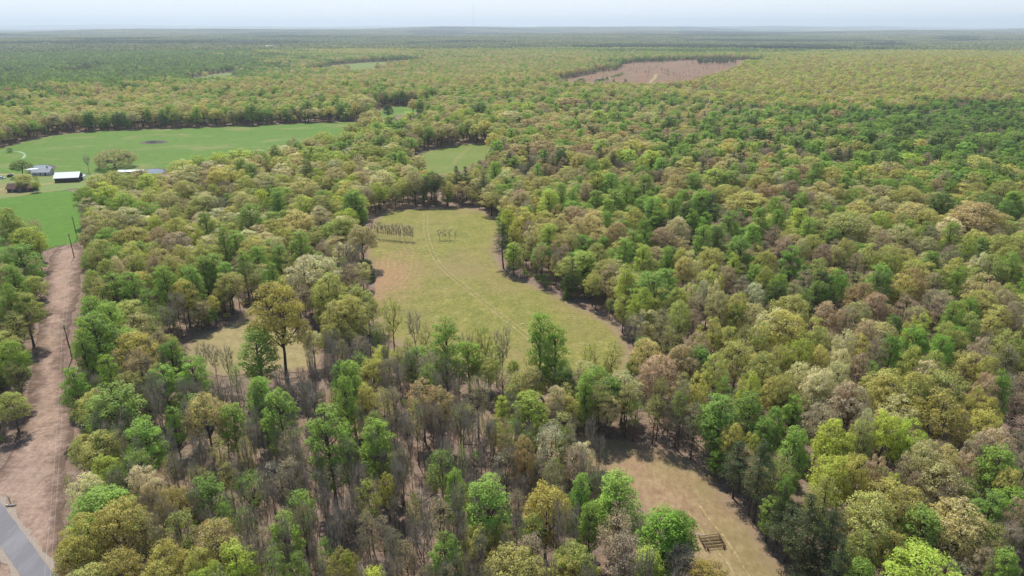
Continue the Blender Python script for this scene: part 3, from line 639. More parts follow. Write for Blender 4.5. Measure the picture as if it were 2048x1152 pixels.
F=(1348, 380, """30 22 65 pg;90 66 115 pd;170 5 120 pg;225 30 120 ee;440 8 270 oy;590 30 90 og;730 112 130 pk;780 168 110 pg;1000 124 250 oy;1110 132 110 ot;1195 110 125 ok;1230 25 130 ot;1555 4 155 od 22;1755 64 275 or 23;1400 62 180 ot;1600 150 140 oc;1612 188 105 pg;1712 250 100 ok;1930 60 130 od;1970 10 110 pg
172 210 115 pg;250 218 115 pd;30 158 85 oc;460 206 115 pg;385 272 150 pg;350 366 85 pk;540 338 140 oo;690 322 140 pG;640 270 120 ob;752 268 85 ot;942 310 110 ot;1000 268 120 oy;1130 294 130 oy;1260 310 160 oo;1220 232 110 hb;1320 188 130 ot;1490 202 130 hn;1610 310 160 hb;1785 346 100 oc;1845 360 170 oo
1950 344 140 og;1900 242 130 oo;50 324 95 oy;92 346 140 oc;215 322 160 oy;235 420 110 oy;315 430 100 ob;400 500 130 hb;182 508 90 oc;242 510 70 oc;475 528 120 oc;590 534 135 pD 18;872 468 145 pD 22;840 530 140 pd 20;1065 355 130 hb;1190 466 135 pd;1205 420 130 pg;1320 468 160 oy;1395 434 130 or;1500 466 140 hb
1102 520 170 oR 20;1185 580 150 ob;1065 638 160 ot;1340 592 130 hb;1560 590 140 hb;1800 464 170 ot;1792 558 200 oy;1930 556 140 ob;1945 520 120 ok;1665 430 130 pg;1720 620 140 pG;1892 650 150 oy;1985 622 110 ob;130 600 130 hb;262 578 130 ot;380 590 130 oo;690 600 200 oy;590 690 180 oc;650 700 260 oy;470 650 130 ot
380 680 130 pG 15;900 645 170 ob;1010 682 120 hb;1122 746 140 ob;1276 724 110 pd 15;1382 720 80 oy;1450 714 85 pk;825 740 150 oo;232 745 170 oy;320 792 130 oy;60 915 190 or;25 720 120 ho;375 878 190 oy;530 952 190 oy;740 868 180 ok;850 900 120 oy;972 918 130 oc;1000 814 130 oc;1085 832 130 oy;1180 870 130 hb
1400 800 190 pG;1260 850 130 pG;1400 902 140 oo;1720 692 130 oo;1785 838 140 ob;1700 924 200 oy;1840 942 130 oo;1935 890 160 hn;1965 800 180 oo;1480 975 150 oc;1590 1045 260 oy;1420 1050 200 oy;1235 1042 250 oy;850 1030 210 oc;740 1002 140 oc;955 990 150 oc;645 1062 140 oy;1815 1046 120 ob;1900 1050 110 pg;1005 1106 130 ob
110 120 90 pg;330 130 120 pg;500 110 110 pg;600 120 100 pg;640 60 110 hb;860 30 110 oo;1080 50 130 oy;1330 120 110 oo;1480 100 130 oy;1860 130 130 oy;800 250 110 oo;870 300 100 ob;580 210 100 hb;850 380 110 oo;960 440 120 og;1400 380 130 oy;1480 400 120 oy;1540 440 110 oo;1640 370 110 oy;1740 430 120 oo
540 430 120 oo;620 470 100 og;700 520 110 hb;770 450 110 hb;760 560 110 hg;500 760 120 oy;20 560 110 oo;40 640 120 oo;120 700 120 hb;1500 560 120 hb;1420 660 130 hb;1580 750 130 oo;1620 640 110 pg;1660 800 140 oo;1560 850 150 pG;1520 930 130 oo;1080 950 130 hb;1150 1000 120 hg;620 900 130 oo;140 830 130 ob;250 950 140 oy;150 1060 130 oy;450 1060 130 ok;300 1080 120 hg"""),
G=(0, 752, """630 58 300 pK 19;800 242 220 pg 17;980 170 95 pg 14;560 312 230 oy 15;580 440 160 ok 13;470 548 185 oc 15;790 490 170 oC 16;870 552 150 oC 15;650 520 110 bn 13;980 614 190 oY 16;1170 560 230 pK 16;660 690 300 oY 17;470 770 260 oY 16;790 760 220 ho 15;1210 800 200 oR 14;1330 922 260 ok 17
930 922 220 oy 16;1120 950 180 oy 16;640 992 290 oY 16;400 900 220 oY 15;1390 732 150 hg 13;1280 705 130 hg 13;1620 765 180 pg 18;1590 70 220 pg 21;1490 8 140 pg 19;1870 160 250 pg 25;1960 968 180 oY 17;970 440 120 hy 11;440 360 170 ho 13;1300 480 170 hy 12;1120 500 150 ho 12;40 90 170 oo 16;40 180 160 og 16
20 700 80 hk 16;1560 960 150 hg 18;1700 980 160 hg 17;380 560 60 ho 9;480 1080 300 oy 15;880 1060 250 oy 15;1150 1090 230 ok 15;1750 20 100 bn 18;1080 0 110 bn 17;880 20 130 bn 18;1250 0 120 bn 18;1350 20 110 bn 18;1130 300 110 bn 14;1490 500 90 bn 19;1650 500 80 bn 18;1850 500 90 bn 19;1730 700 110 hn 16;1030 620 100 hn 12;760 560 110 hy 13
1330 620 120 bn 14;1550 540 150 bn 12;1240 330 110 hy 14;1400 330 110 hy 15;1860 900 110 hg 15;1980 330 90 bn 19;1920 60 100 hy 18;1690 360 60 bn 19;650 300 130 hy 15;-40 420 120 bn 14;30 250 120 hn 13;-20 850 150 hk 15;1560 480 110 WW 6;1800 80 100 WW 6;1430 150 60 WW 5"""),
H=(680, 752, """20 0 130 pg 23;140 30 130 oy 18;235 62 150 hy 19;470 14 200 or 18;575 52 160 or 18;200 240 210 pg 20;30 232 70 pg 18;940 124 115 pk 11;1090 104 210 pk 18;1250 60 130 oc 17;1370 190 120 oy 13;1060 334 145 oR 19;950 234 95 hr 20;1210 270 180 hc 19;1390 374 175 oC 14;1240 470 130 oy 13;660 520 125 pg 17;845 568 270 pg 20
1190 614 270 oY 18;1390 564 145 pg 18;1610 562 250 pg 19;1440 730 140 pK 15;1600 775 270 hb 18;1880 780 280 pG 17;800 832 190 oy 14;945 822 110 oy 14;1000 990 380 oY 16;600 902 190 pK 17;1320 1040 210 oY 14;1350 960 260 oo 15;190 1100 180 pk 14;150 570 160 hk 17;265 530 120 oo 14;550 500 120 oo 10;150 750 140 hn 16;560 682 200 hn 16
1100 900 200 hb 15;430 130 120 hy 18;30 980 110 ok 14;1780 1000 200 pk 13;1960 980 170 bn 14;1420 0 100 pg 18;1500 62 160 hy 17;1660 62 140 hy 17;1320 110 130 oy 14;350 150 80 bn 20;390 200 90 bn 21;465 132 80 bn 20;560 152 80 bn 20;690 122 120 bn 20;760 182 120 bn 20;830 200 100 bn 19;610 330 90 bn 16;90 480 120 bn 18;240 780 130 hn 16;310 860 120 hn 14
700 380 70 hk 16;880 250 60 bn 17;1150 420 110 hn 17;1020 640 120 hn 14;740 520 110 bn 15;1130 250 110 ok 14;1560 130 120 oc 13;1700 150 120 hg 15;1820 130 140 hy 15;1960 100 120 hg 16;1440 250 130 oo 11;60 620 100 bn 17;420 640 110 ho 15;380 930 160 hn 13;700 1000 120 hk 12;500 1060 130 hn 12;320 1050 120 hn 12;1180 720 0 bn 1;1850 20 120 ho 18;1980 0 120 hy 18;1900 170 110 hn 15;760 640 90 hg 13;1330 330 110 hn 15;640 560 60 pg 15"""),
I=(1348, 752, """270 128 230 pK 18;440 108 180 pK 19;610 14 180 oy 18;850 0 160 oc 19;700 130 120 pg 17;1000 30 110 ot 19;1035 58 215 oB 20;1310 120 230 ot 19;1570 84 270 oY 21;1240 0 200 oy 20;1400 10 180 oy 19;1760 60 110 oy;1850 0 130 ob;1912 20 100 pg 20;1830 120 140 oy;1825 188 180 oy;865 168 200 oB 18;590 200 110 pK 16;530 256 130 pK 16
710 318 170 pg 18;940 262 210 ok 19;1090 252 150 oy 19;1240 208 200 ok 20;1380 252 190 ok 19;1120 198 110 oc;1470 374 210 ot 20;1590 402 160 ot 19;1880 302 210 oB 20;1770 330 150 oB 19;1890 428 220 pg 19;1570 508 250 ot 18;1690 440 160 ob 18;1620 640 190 ob 15;1960 530 140 oy 18;380 392 190 ee 21;520 384 190 ee 20;630 472 180 ho 17
930 458 230 ok 18;1060 446 180 oy 19;1180 456 130 ob 18;660 574 120 pK 17;570 700 120 pK 15;800 702 250 ee 19;690 760 230 ee 18;880 590 230 eo 18;920 790 200 ee 17;1300 618 310 oy 18;1160 690 270 oy 18;1450 780 240 pK 16;1675 728 290 ot 18;1850 692 210 pK 17;1480 1014 420 ok 17;1930 1020 170 pg 15;1990 700 120 ob;540 882 130 pK 13;390 770 150 sn 6;420 850 120 sg 5
60 790 190 pG 16;215 1064 240 oY 14;60 990 190 bn 13;1090 1080 180 pg 13;60 40 120 hn 18;130 160 130 hn 16;40 220 120 bn 15;350 280 120 oy 15;480 470 130 hb 15;1350 470 120 hb 16;1700 600 180 hg 15;1740 850 150 ho 14;1870 870 160 ho 15;1800 1010 160 hb 14;1100 900 180 oo 14;980 960 160 ee 15;800 1000 220 ee 14;1280 900 160 oy 14;620 980 200 ee 14;450 330 120 oo 14;1200 540 110 pG 12;1270 560 110 ok 13;640 640 110 ee 16;250 440 100 pG 12;1960 860 150 hb 15;1400 560 110 hb 15"""))
SH = dict(o='oak', p='poplar', h='half', b='bare', e='pine', c='cedar', s='shrub', W='spread')
HT = dict(oak=20, poplar=21.5, half=18.5, bare=18, pine=21, cedar=9, shrub=4, spread=15, blossom=6, sapling=9)
COLS = dict(g='93b052', k='b2c05a', y='bdbb70', o='abb064', t='bfb885', c='d2cda8', b='b5a28c', r='b8a67c', d='76904a', n='a29b7c',
            e='64704f', D='526638', G='82a444', K='8aa54f', Y='b3aa62', R='b39870', C='d2c6a8', B='bcae98', W='e8e6d8')
COLW = dict(g='mid-green', k='lime-green', y='olive-yellow', o='olive', t='tan', c='pale cream', b='pinkish-brown', r='orange-tan', d='dark green', n='grey',
            e='dark evergreen', D='very dark green', G='deep green', K='bright green', Y='golden-olive', R='orange-brown', C='creamy-pink', B='dusty pink-tan', W='white-flowering')
T = []       # x, y, height, width, kind, colour, hand
for tk, (ox, oy, txt) in TXT.items():
    for e in txt.replace('\n', ';').split(';'):
        p = e.split()
        if len(p) < 4: continue
        zx, zy, zw = map(float, p[:3]); kd = SH[p[3][0]]; co = p[3][1]
        if zw < 10: continue
        if p[3] == 'WW': kd = 'blossom'
        h = float(p[4]) if len(p) > 4 else HT[kd] * random.uniform(.92, 1.06)
        lone = kd == 'spread' or p[3] == 'pD' or (tk == 'A' and zx < 260) or (ox + zx / 2.88 < 520 and oy + zy / 2.88 < 160) or (kd == 'bare' and tk == 'A')
        for f in (1, .95, 1.05, .9, 1.1, .85, 1.15, .8, 1.2, .74, .68, .62, 1.3):
            q = at(ox + zx / 2.88, oy + zy / 2.88, h * f * .97)
            if lone or not any(inside(P, q.x, q.y) for P in WP.values()): break
        else: print('hand tree in a clearing', tk, e); continue
        h *= f
        zc = project(q.x, q.y, q.z)[2]
        w = zw / 2.88 * float(zc) / FPX * 1.15
        if kd in ('bare', 'half'): w = min(w, h * .48)
        if kd != 'spread': w = min(w, h * (1.3 if kd == 'oak' else .85)) if kd not in ('shrub',) else w
        T.append([q.x, q.y, h, w, kd, co, True])

# ------------------------------------------------------------------ woods between the trees placed one by one
hx = np.array([t[0] for t in T]); hy = np.array([t[1] for t in T]); hw = np.array([t[3] for t in T])
CLEAR = [(WP['meadow'], 2.5), (WP['lower'], 1.5), (WP['small'], 2), (WP['row'], 1.5), (WP['field'], 2), (WP['yard'], 2), (WP['pasture'], 2), (WP['glade'], 2), (WP['clearcut'], 0), (WP['strip'], 0), (WP['upfield'], 0), ([tuple(p) for p in offs([Vector(q) for q in rp], 9)] + [tuple(p) for p in offs([Vector(q) for q in rp], -9)][::-1], 0)]
# what the drone sees of the open ground: nothing grows tall enough in front to hide it
VP = [[(104, 493), (96, 560), (84, 620), (75, 700), (62, 800), (45, 880), (5, 950), (-5, 1040), (60, 1160), (128, 1160), (122, 950), (150, 850), (132, 760), (136, 690), (158, 600), (164, 500)],
      [(750, 440), (960, 432), (985, 470), (985, 530), (1060, 580), (1210, 645), (1240, 690), (1150, 720), (1140, 690), (1020, 650), (960, 650), (850, 640), (740, 590), (760, 540), (735, 490)],
      [(385, 690), (500, 640), (525, 630), (585, 648), (612, 700), (600, 725), (520, 735), (400, 740)], [(1200, 935), (1290, 905), (1400, 950), (1450, 1010), (1540, 1160), (1470, 1160), (1400, 1110), (1370, 1060), (1290, 1000)],
      [(40, 395), (150, 378), (162, 480), (105, 488), (80, 440)], [(20, 300), (260, 262), (500, 252), (742, 244), (700, 257), (560, 285), (440, 315), (340, 335), (0, 345)], [(755, 236), (765, 217), (860, 214), (835, 226)],
      [(825, 325), (900, 300), (978, 290), (970, 310), (920, 335)], [(0, 352), (160, 350), (240, 350), (150, 372), (0, 390)], [(1110, 162), (1160, 150), (1240, 140), (1246, 125), (1490, 122), (1440, 138), (1380, 157), (1300, 163), (1200, 160)], [(366, 148), (468, 134), (455, 141), (380, 150)], [(690, 122), (845, 118), (770, 123), (700, 127)]]
def hides(x, y, h, w):
    hit = np.zeros(x.shape, bool)
    for fz, fw_ in ((1, 0), (.8, -.35), (.8, .35), (.55, -.3), (.55, .3)):
        a, b, _ = project(x + fw_ * w, y, h * fz)
        for P in VP: hit |= inside(P, a, b)
    return hit
def prune(L):
    if not L: return L
    A = np.array([t[:4] for t in L], float); k_ = hides(A[:, 0], A[:, 1], A[:, 2], A[:, 3]); return [t for t, q in zip(L, k_) if not q]
def blocked(x, y):
    b = np.zeros(x.shape, bool)
    for P, m in CLEAR:
        b |= inside(P, x, y) | (segdist(P, x, y) < m)
    return b
def grid_pts(r0, r1, sp, jit=.38):
    xr = np.arange(-r1, r1, sp); yr = np.arange(20, r1, sp)
    x, y = np.meshgrid(xr, yr); x = x + (np.arange(len(yr)) % 2)[:, None] * sp / 2; x = x.ravel(); y = y.ravel()
    d = np.hypot(x, y); q = (d >= r0) & (d < r1); x = x[q]; y = y[q]
    px, py, zc = project(x, y, np.zeros_like(x) + 12.)
    q = (zc > 5) & (px > -220) & (px < 2268) & (py < 1480); x = x[q]; y = y[q]
    x = x + rng.uniform(-jit, jit, x.size) * sp; y = y + rng.uniform(-jit, jit, y.size) * sp
    q = ~blocked(x, y); return x[q], y[q]
# stands told apart by the colour of their canopy (outlines on the ground, as traced)
Z = [([(819, 94), (992, 94), (975, 102), (923, 111), (888, 118), (867, 116), (812, 104)], 'ee ee eD', .8, 1), ([(30, 138), (70, 131), (215, 129), (215, 135), (110, 141)], 'ee ee eD', .9, 1),
     ([(585, 93), (670, 91), (668, 98), (600, 99)], 'ee eD', .9, 1), ([(1000, 98), (1350, 100), (1450, 103), (1300, 105), (1050, 103)], 'pd ee od', .9, 1), ([(480, 118), (600, 110), (600, 116), (500, 122)], 'pd ee', .9, 1),  # polygon, mixture of kind+colour, height factor, share of places kept
 ([(140, 850), (260, 760), (420, 760), (640, 750), (860, 800), (1060, 905), (1200, 950), (1400, 1110), (1380, 1500), (420, 1500), (300, 1050), (200, 950)], 'bn bn hn hg hn ho hy hb bn hk bn hg', 1.0, .9),
 ([(640, 720), (740, 660), (830, 715), (960, 770), (1130, 795), (1240, 780), (1300, 890), (1180, 880), (1000, 830), (860, 800), (700, 760)], 'ho hy oo cD hg pG og bn', .74, 1),
 ([(-300, 500), (104, 493), (84, 620), (58, 800), (0, 950), (-300, 1000)], 'oo ho pg hb bn og sg', .82, 1),
 ([(-300, 280), (-300, 90), (0, 90), (585, 95), (590, 138), (573, 149), (417, 167), (243, 177), (150, 195), (60, 215), (0, 240)], 'pd pd pG og od pd hb pd ee pg', .9, 1),
 ([(330, 130), (600, 142), (590, 170), (330, 185)], 'pg pd pg og oy', .95, 1),
 ([(560, 125), (1240, 108), (1100, 200), (760, 215), (0, 240), (120, 215), (330, 175), (590, 160)], 'ot oy ot ot oo or og pg oy', 1, 1),
 ([(1500, 120), (2300, 75), (2300, 232), (1600, 225), (1250, 195), (1300, 175), (1480, 142)], 'oy ot oy oo ot or ok oy oo hb', 1, 1),
 ([(1650, 232), (2300, 232), (2300, 400), (1900, 400), (1700, 340)], 'od od pd pG ee hb og og', .85, 1),
 ([(1000, 215), (1650, 225), (1720, 350), (1600, 420), (1000, 420)], 'pg pg ee hb oy ot hb or og pg ot', .85, 1),
 ([(1250, 420), (2300, 400), (2300, 800), (1330, 800), (1250, 640)], 'oy oo ot hb ho pG oy hb hn pg', .82, .95),
 ([(1430, 940), (1560, 900), (1720, 1000), (1800, 1300), (1600, 1300), (1500, 1060)], 'ee ee ho sG cD', .75, .9),
 ([(1300, 800), (2400, 800), (2400, 1600), (1550, 1600), (1440, 950), (1300, 880)], 'oy oo ho hb hn pG oy', .78, .9),
 ([(160, 330), (700, 240), (800, 420), (740, 640), (480, 640), (160, 560)], 'oy oo ok ot oo pg ho ot oc hb', .85, 1),
]
ZW = [([tuple(at(max(-3000, min(5000, a)), b)[:2]) for a, b in p], m.split(), h, kp) for p, m, h, kp in Z]
def fill(x, y, near):
    n = len(x); zi = np.full(n, -1); D_ = np.hypot(x, y) * .09; x0_, y0_ = x, y
    wv = lambda a, b, p: np.sin(a / 41 + 1.9 * np.sin(b / 57 + p)) + .7 * np.sin(b / 19 + a / 23 + p) + rng.normal(0, .35, n)
    x, y = x + wv(x, y, .3) * D_ * .5, y + wv(y, x, 1.7) * D_
    for i, (P, *_r) in reversed(list(enumerate(ZW))): zi[inside(P, x, y)] = i
    dflt = 'pg oo oy ot ot og hb oy'.split()
    x, y = x0_, y0_
    # kinds gather in drifts: a smooth field picks the entry, jittered
    fld = (np.sin(x / 37 + 1.3 * np.sin(y / 51)) + np.sin(y / 43 + 1.7 * np.sin(x / 67 + 2))) * .25 + .5
    out = []
    for i in range(n):
        if zi[i] >= 0: _, mix, hf, kp = ZW[zi[i]]
        elif math.hypot(x[i], y[i]) > 1100:
            bnd = math.sin(x[i] / 420 + 2 * math.sin(y[i] / 800)) + 1.3 * math.sin(y[i] / 150 + 1.5 * math.sin(x[i] / 500))
            mix, hf, kp = (['pd', 'ee', 'od', 'pd', 'og'] if bnd > .9 else ['oy', 'ot', 'oo', 'ok', 'or'] if bnd < -.5 else ['og', 'oo', 'pg', 'ot', 'hb']), (.85 if bnd > .9 else 1), 1
        else: mix, hf, kp = dflt, .95, 1
        if rng.random() > kp: continue
        e = mix[int((fld[i] * .999 + rng.normal(0, .22)) % 1 * len(mix))]
        kd = SH[e[0]]; h = HT[kd] * hf * rng.uniform(.82, 1.1) if kd not in ('shrub', 'cedar') else HT[kd] * rng.uniform(.6, 1.2)
        w = dict(oak=rng.uniform(9, 13.5), poplar=rng.uniform(7, 10), half=rng.uniform(6, 9), bare=rng.uniform(3.6, 6.2), pine=rng.uniform(6, 8.5), cedar=rng.uniform(3, 5), shrub=rng.uniform(3, 5.5))[kd]
        if near: h *= .9
        elif math.hypot(x0_[i], y0_[i]) < 1000: w *= 1.16
        out.append([x[i], y[i], h, w, kd, e[1], False])
    return out
fx, fy = grid_pts(60, 430, 7.7)
near = prune(fill(fx, fy, True)); keep = []
for t in near:
    d = np.hypot(hx - t[0], hy - t[1])
    if (d < .27 * (hw + t[3])).any(): continue
    keep.append(t)
T += keep
# crowded thin poles of the leafless thicket
fx, fy = grid_pts(60, 300, 4.6, .5); q_ = inside(ZW[5][0], fx, fy) & (rng.random(len(fx)) < .6); fx, fy = fx[q_], fy[q_]
thin = [[a, b, rng.uniform(14, 20), rng.uniform(2.0, 3.4), 'bare', 'nnyb'[int(rng.integers(4))], False] for a, b in zip(fx, fy)]
T += [t for t in prune(thin) if not (np.hypot(hx - t[0], hy - t[1]) < 1.6).any()]
fx, fy = grid_pts(430, 1000, 9.0)
for t in prune(fill(fx, fy, False)):
    d = np.hypot(hx - t[0], hy - t[1])
    if not (d < .26 * (hw + t[3])).any(): T.append(t)
fx, fy = grid_pts(1000, 3300, 10.8); T += prune(fill(fx, fy, False))
# low leafy skirts where the woods meet the open ground
ex = []
for kx, lab in enumerate(('pasture', 'meadow', 'glade', 'row', 'field', 'lower', 'small', 'clearcut', 'strip', 'upfield')):
    P = resample(WP[lab], 4.2 if lab != 'clearcut' else 7, 0); n = len(P); ccx = np.array([p[0] for p in P]); ccy = np.array([p[1] for p in P])
    for i in range(n):
        a, b = P[i - 1], P[(i + 1) % n]; t_ = Vector((b[0] - a[0], b[1] - a[1])); 
        if t_.length < 1e-3: continue
        t_.normalize(); nn = Vector((-t_.y, t_.x))
        for s_ in (-1, 1):
            o_ = rng.uniform(2.0, 11); x, y = P[i][0] + nn.x * o_ * s_, P[i][1] + nn.y * o_ * s_
            if rng.random() < .35: continue
            e = 'pg oo oy hg ho ot pd hb'.split()[int(rng.integers(8))]; ex.append([x, y, rng.uniform(7, 14), rng.uniform(4.5, 8), SH[e[0]], e[1], False])
A = np.array([t[:2] for t in ex]); ok_ = ~blocked(A[:, 0], A[:, 1]); px_, py_, zc_ = project(A[:, 0], A[:, 1], A[:, 0] * 0 + 5); ok_ &= (zc_ > 5) & (px_ > -200) & (px_ < 2250) & (py_ < 1400)
ex = prune([t for t, q in zip(ex, ok_) if q]); T += [t for t in ex if not (np.hypot(hx - t[0], hy - t[1]) < 2.0).any()]
# slender saplings standing in two rows in the meadow
rs = np.random.default_rng(5)
for i in range(34):
    f = i / 33; q = at(720 + (255 + 525 * f) / 7.31 + rs.uniform(-1.2, 1.2), 400 + (548 + 45 * f) / 7.31 + rs.uniform(-.8, .8))
    T.append([q.x, q.y, rs.uniform(7.2, 9), rs.uniform(1.3, 1.9) * (1.5 if i == 33 else 1), 'sapling', 'n', True])
for zx, zy, h, w in ((100, 500, 8, 3), (180, 520, 8.5, 3), (215, 530, 8, 2.5), (1160, 578, 5.5, 3.2), (1222, 578, 5.5, 2.4), (1250, 572, 5, 1.8), (1312, 574, 5.6, 3.4), (1395, 570, 4.5, 2)):
    q = at(720 + zx / 7.31, 400 + zy / 7.31); T.append([q.x, q.y, h, w, 'sapling', 'n', True])

for bx_, by_, h, w, co in ((46, 382, 8, 7, 'o'), (74, 384, 7.5, 6.5, 'k')):
    q = at(bx_, by_); T.append([q.x, q.y, h, w, 'oak', co, True])
for bx_, by_, h, w in ((-22, 1098, 11, 7.5), (-60, 1040, 12, 8)):
    q = at(bx_, by_); T.append([q.x, q.y, h, w, 'half', 'k', True])
# a few stems left standing in the clearcut and along its road
for i in range(60):
    q = at(rs.uniform(1395, 1470), rs.uniform(122, 128)); T.append([q.x, q.y, rs.uniform(13, 19), rs.uniform(7, 10), 'pine', 'e', False])
for i in range(26):
    f = rs.uniform(0, 1); q = at(1205 + 42 * f, 158 - 13 * f + rs.uniform(-1, 1)); T.append([q.x, q.y, rs.uniform(3, 8), rs.uniform(4, 7), 'pine', 'd', False])
for i in range(90):
    q = at(rs.uniform(1180, 1500), rs.uniform(122, 162))
    if inside(WP['clearcut'], q.x, q.y): T.append([q.x, q.y, rs.uniform(6, 15), rs.uniform(2, 4), 'bare', 'n', False])

def tint_of(co, r):
    c = np.array(lin(COLS[co])[:3]) * r.uniform(.82, 1.14)
    c = c * np.array([r.uniform(.94, 1.1), 1.0, r.uniform(.84, 1.04)]); return [float(v) for v in c]
kindname = dict(oak='leafy_tree', poplar='leafy_tree', half='bare_tree', bare='bare_tree', pine='pine_tree', cedar='cedar_tree', shrub='shrub', sapling='sapling', spread='leafy_tree', blossom='leafy_tree')
X = np.array([t[0] for t in T]); Y = np.array([t[1] for t in T]); H = np.array([t[2] for t in T]); Wd = np.array([t[3] for t in T])
cpx, cpy, czc = project(X, Y, H * .75)
gpx, gpy, _ = project(X, Y, H)
area = H * Wd / czc ** 2
vis = (cpx > -25) & (cpx < 2073) & (gpy < 1165) & (czc > 0)
hand = np.array([t[6] for t in T]); area = np.where(hand, area * 3, area)
LIM = dict(leafy_tree=300, bare_tree=300, pine_tree=100, cedar_tree=60, shrub=40, sapling=60)
indiv = np.zeros(len(T), bool)
for kn, lim in LIM.items():
    idx = [i for i in range(len(T)) if kindname[T[i][4]] == kn and vis[i]]
    idx.sort(key=lambda i: -area[i]); 
    for i in idx[:lim]:
        if czc[i] < 640: indiv[i] = True
for i, t in enumerate(T):
    if hand[i] and (t[4] == 'spread' or (t[5] == 'D' and cpx[i] > 750 and cpy[i] < 260) or (cpx[i] < 90 and 300 < cpy[i] < 380)): indiv[i] = True

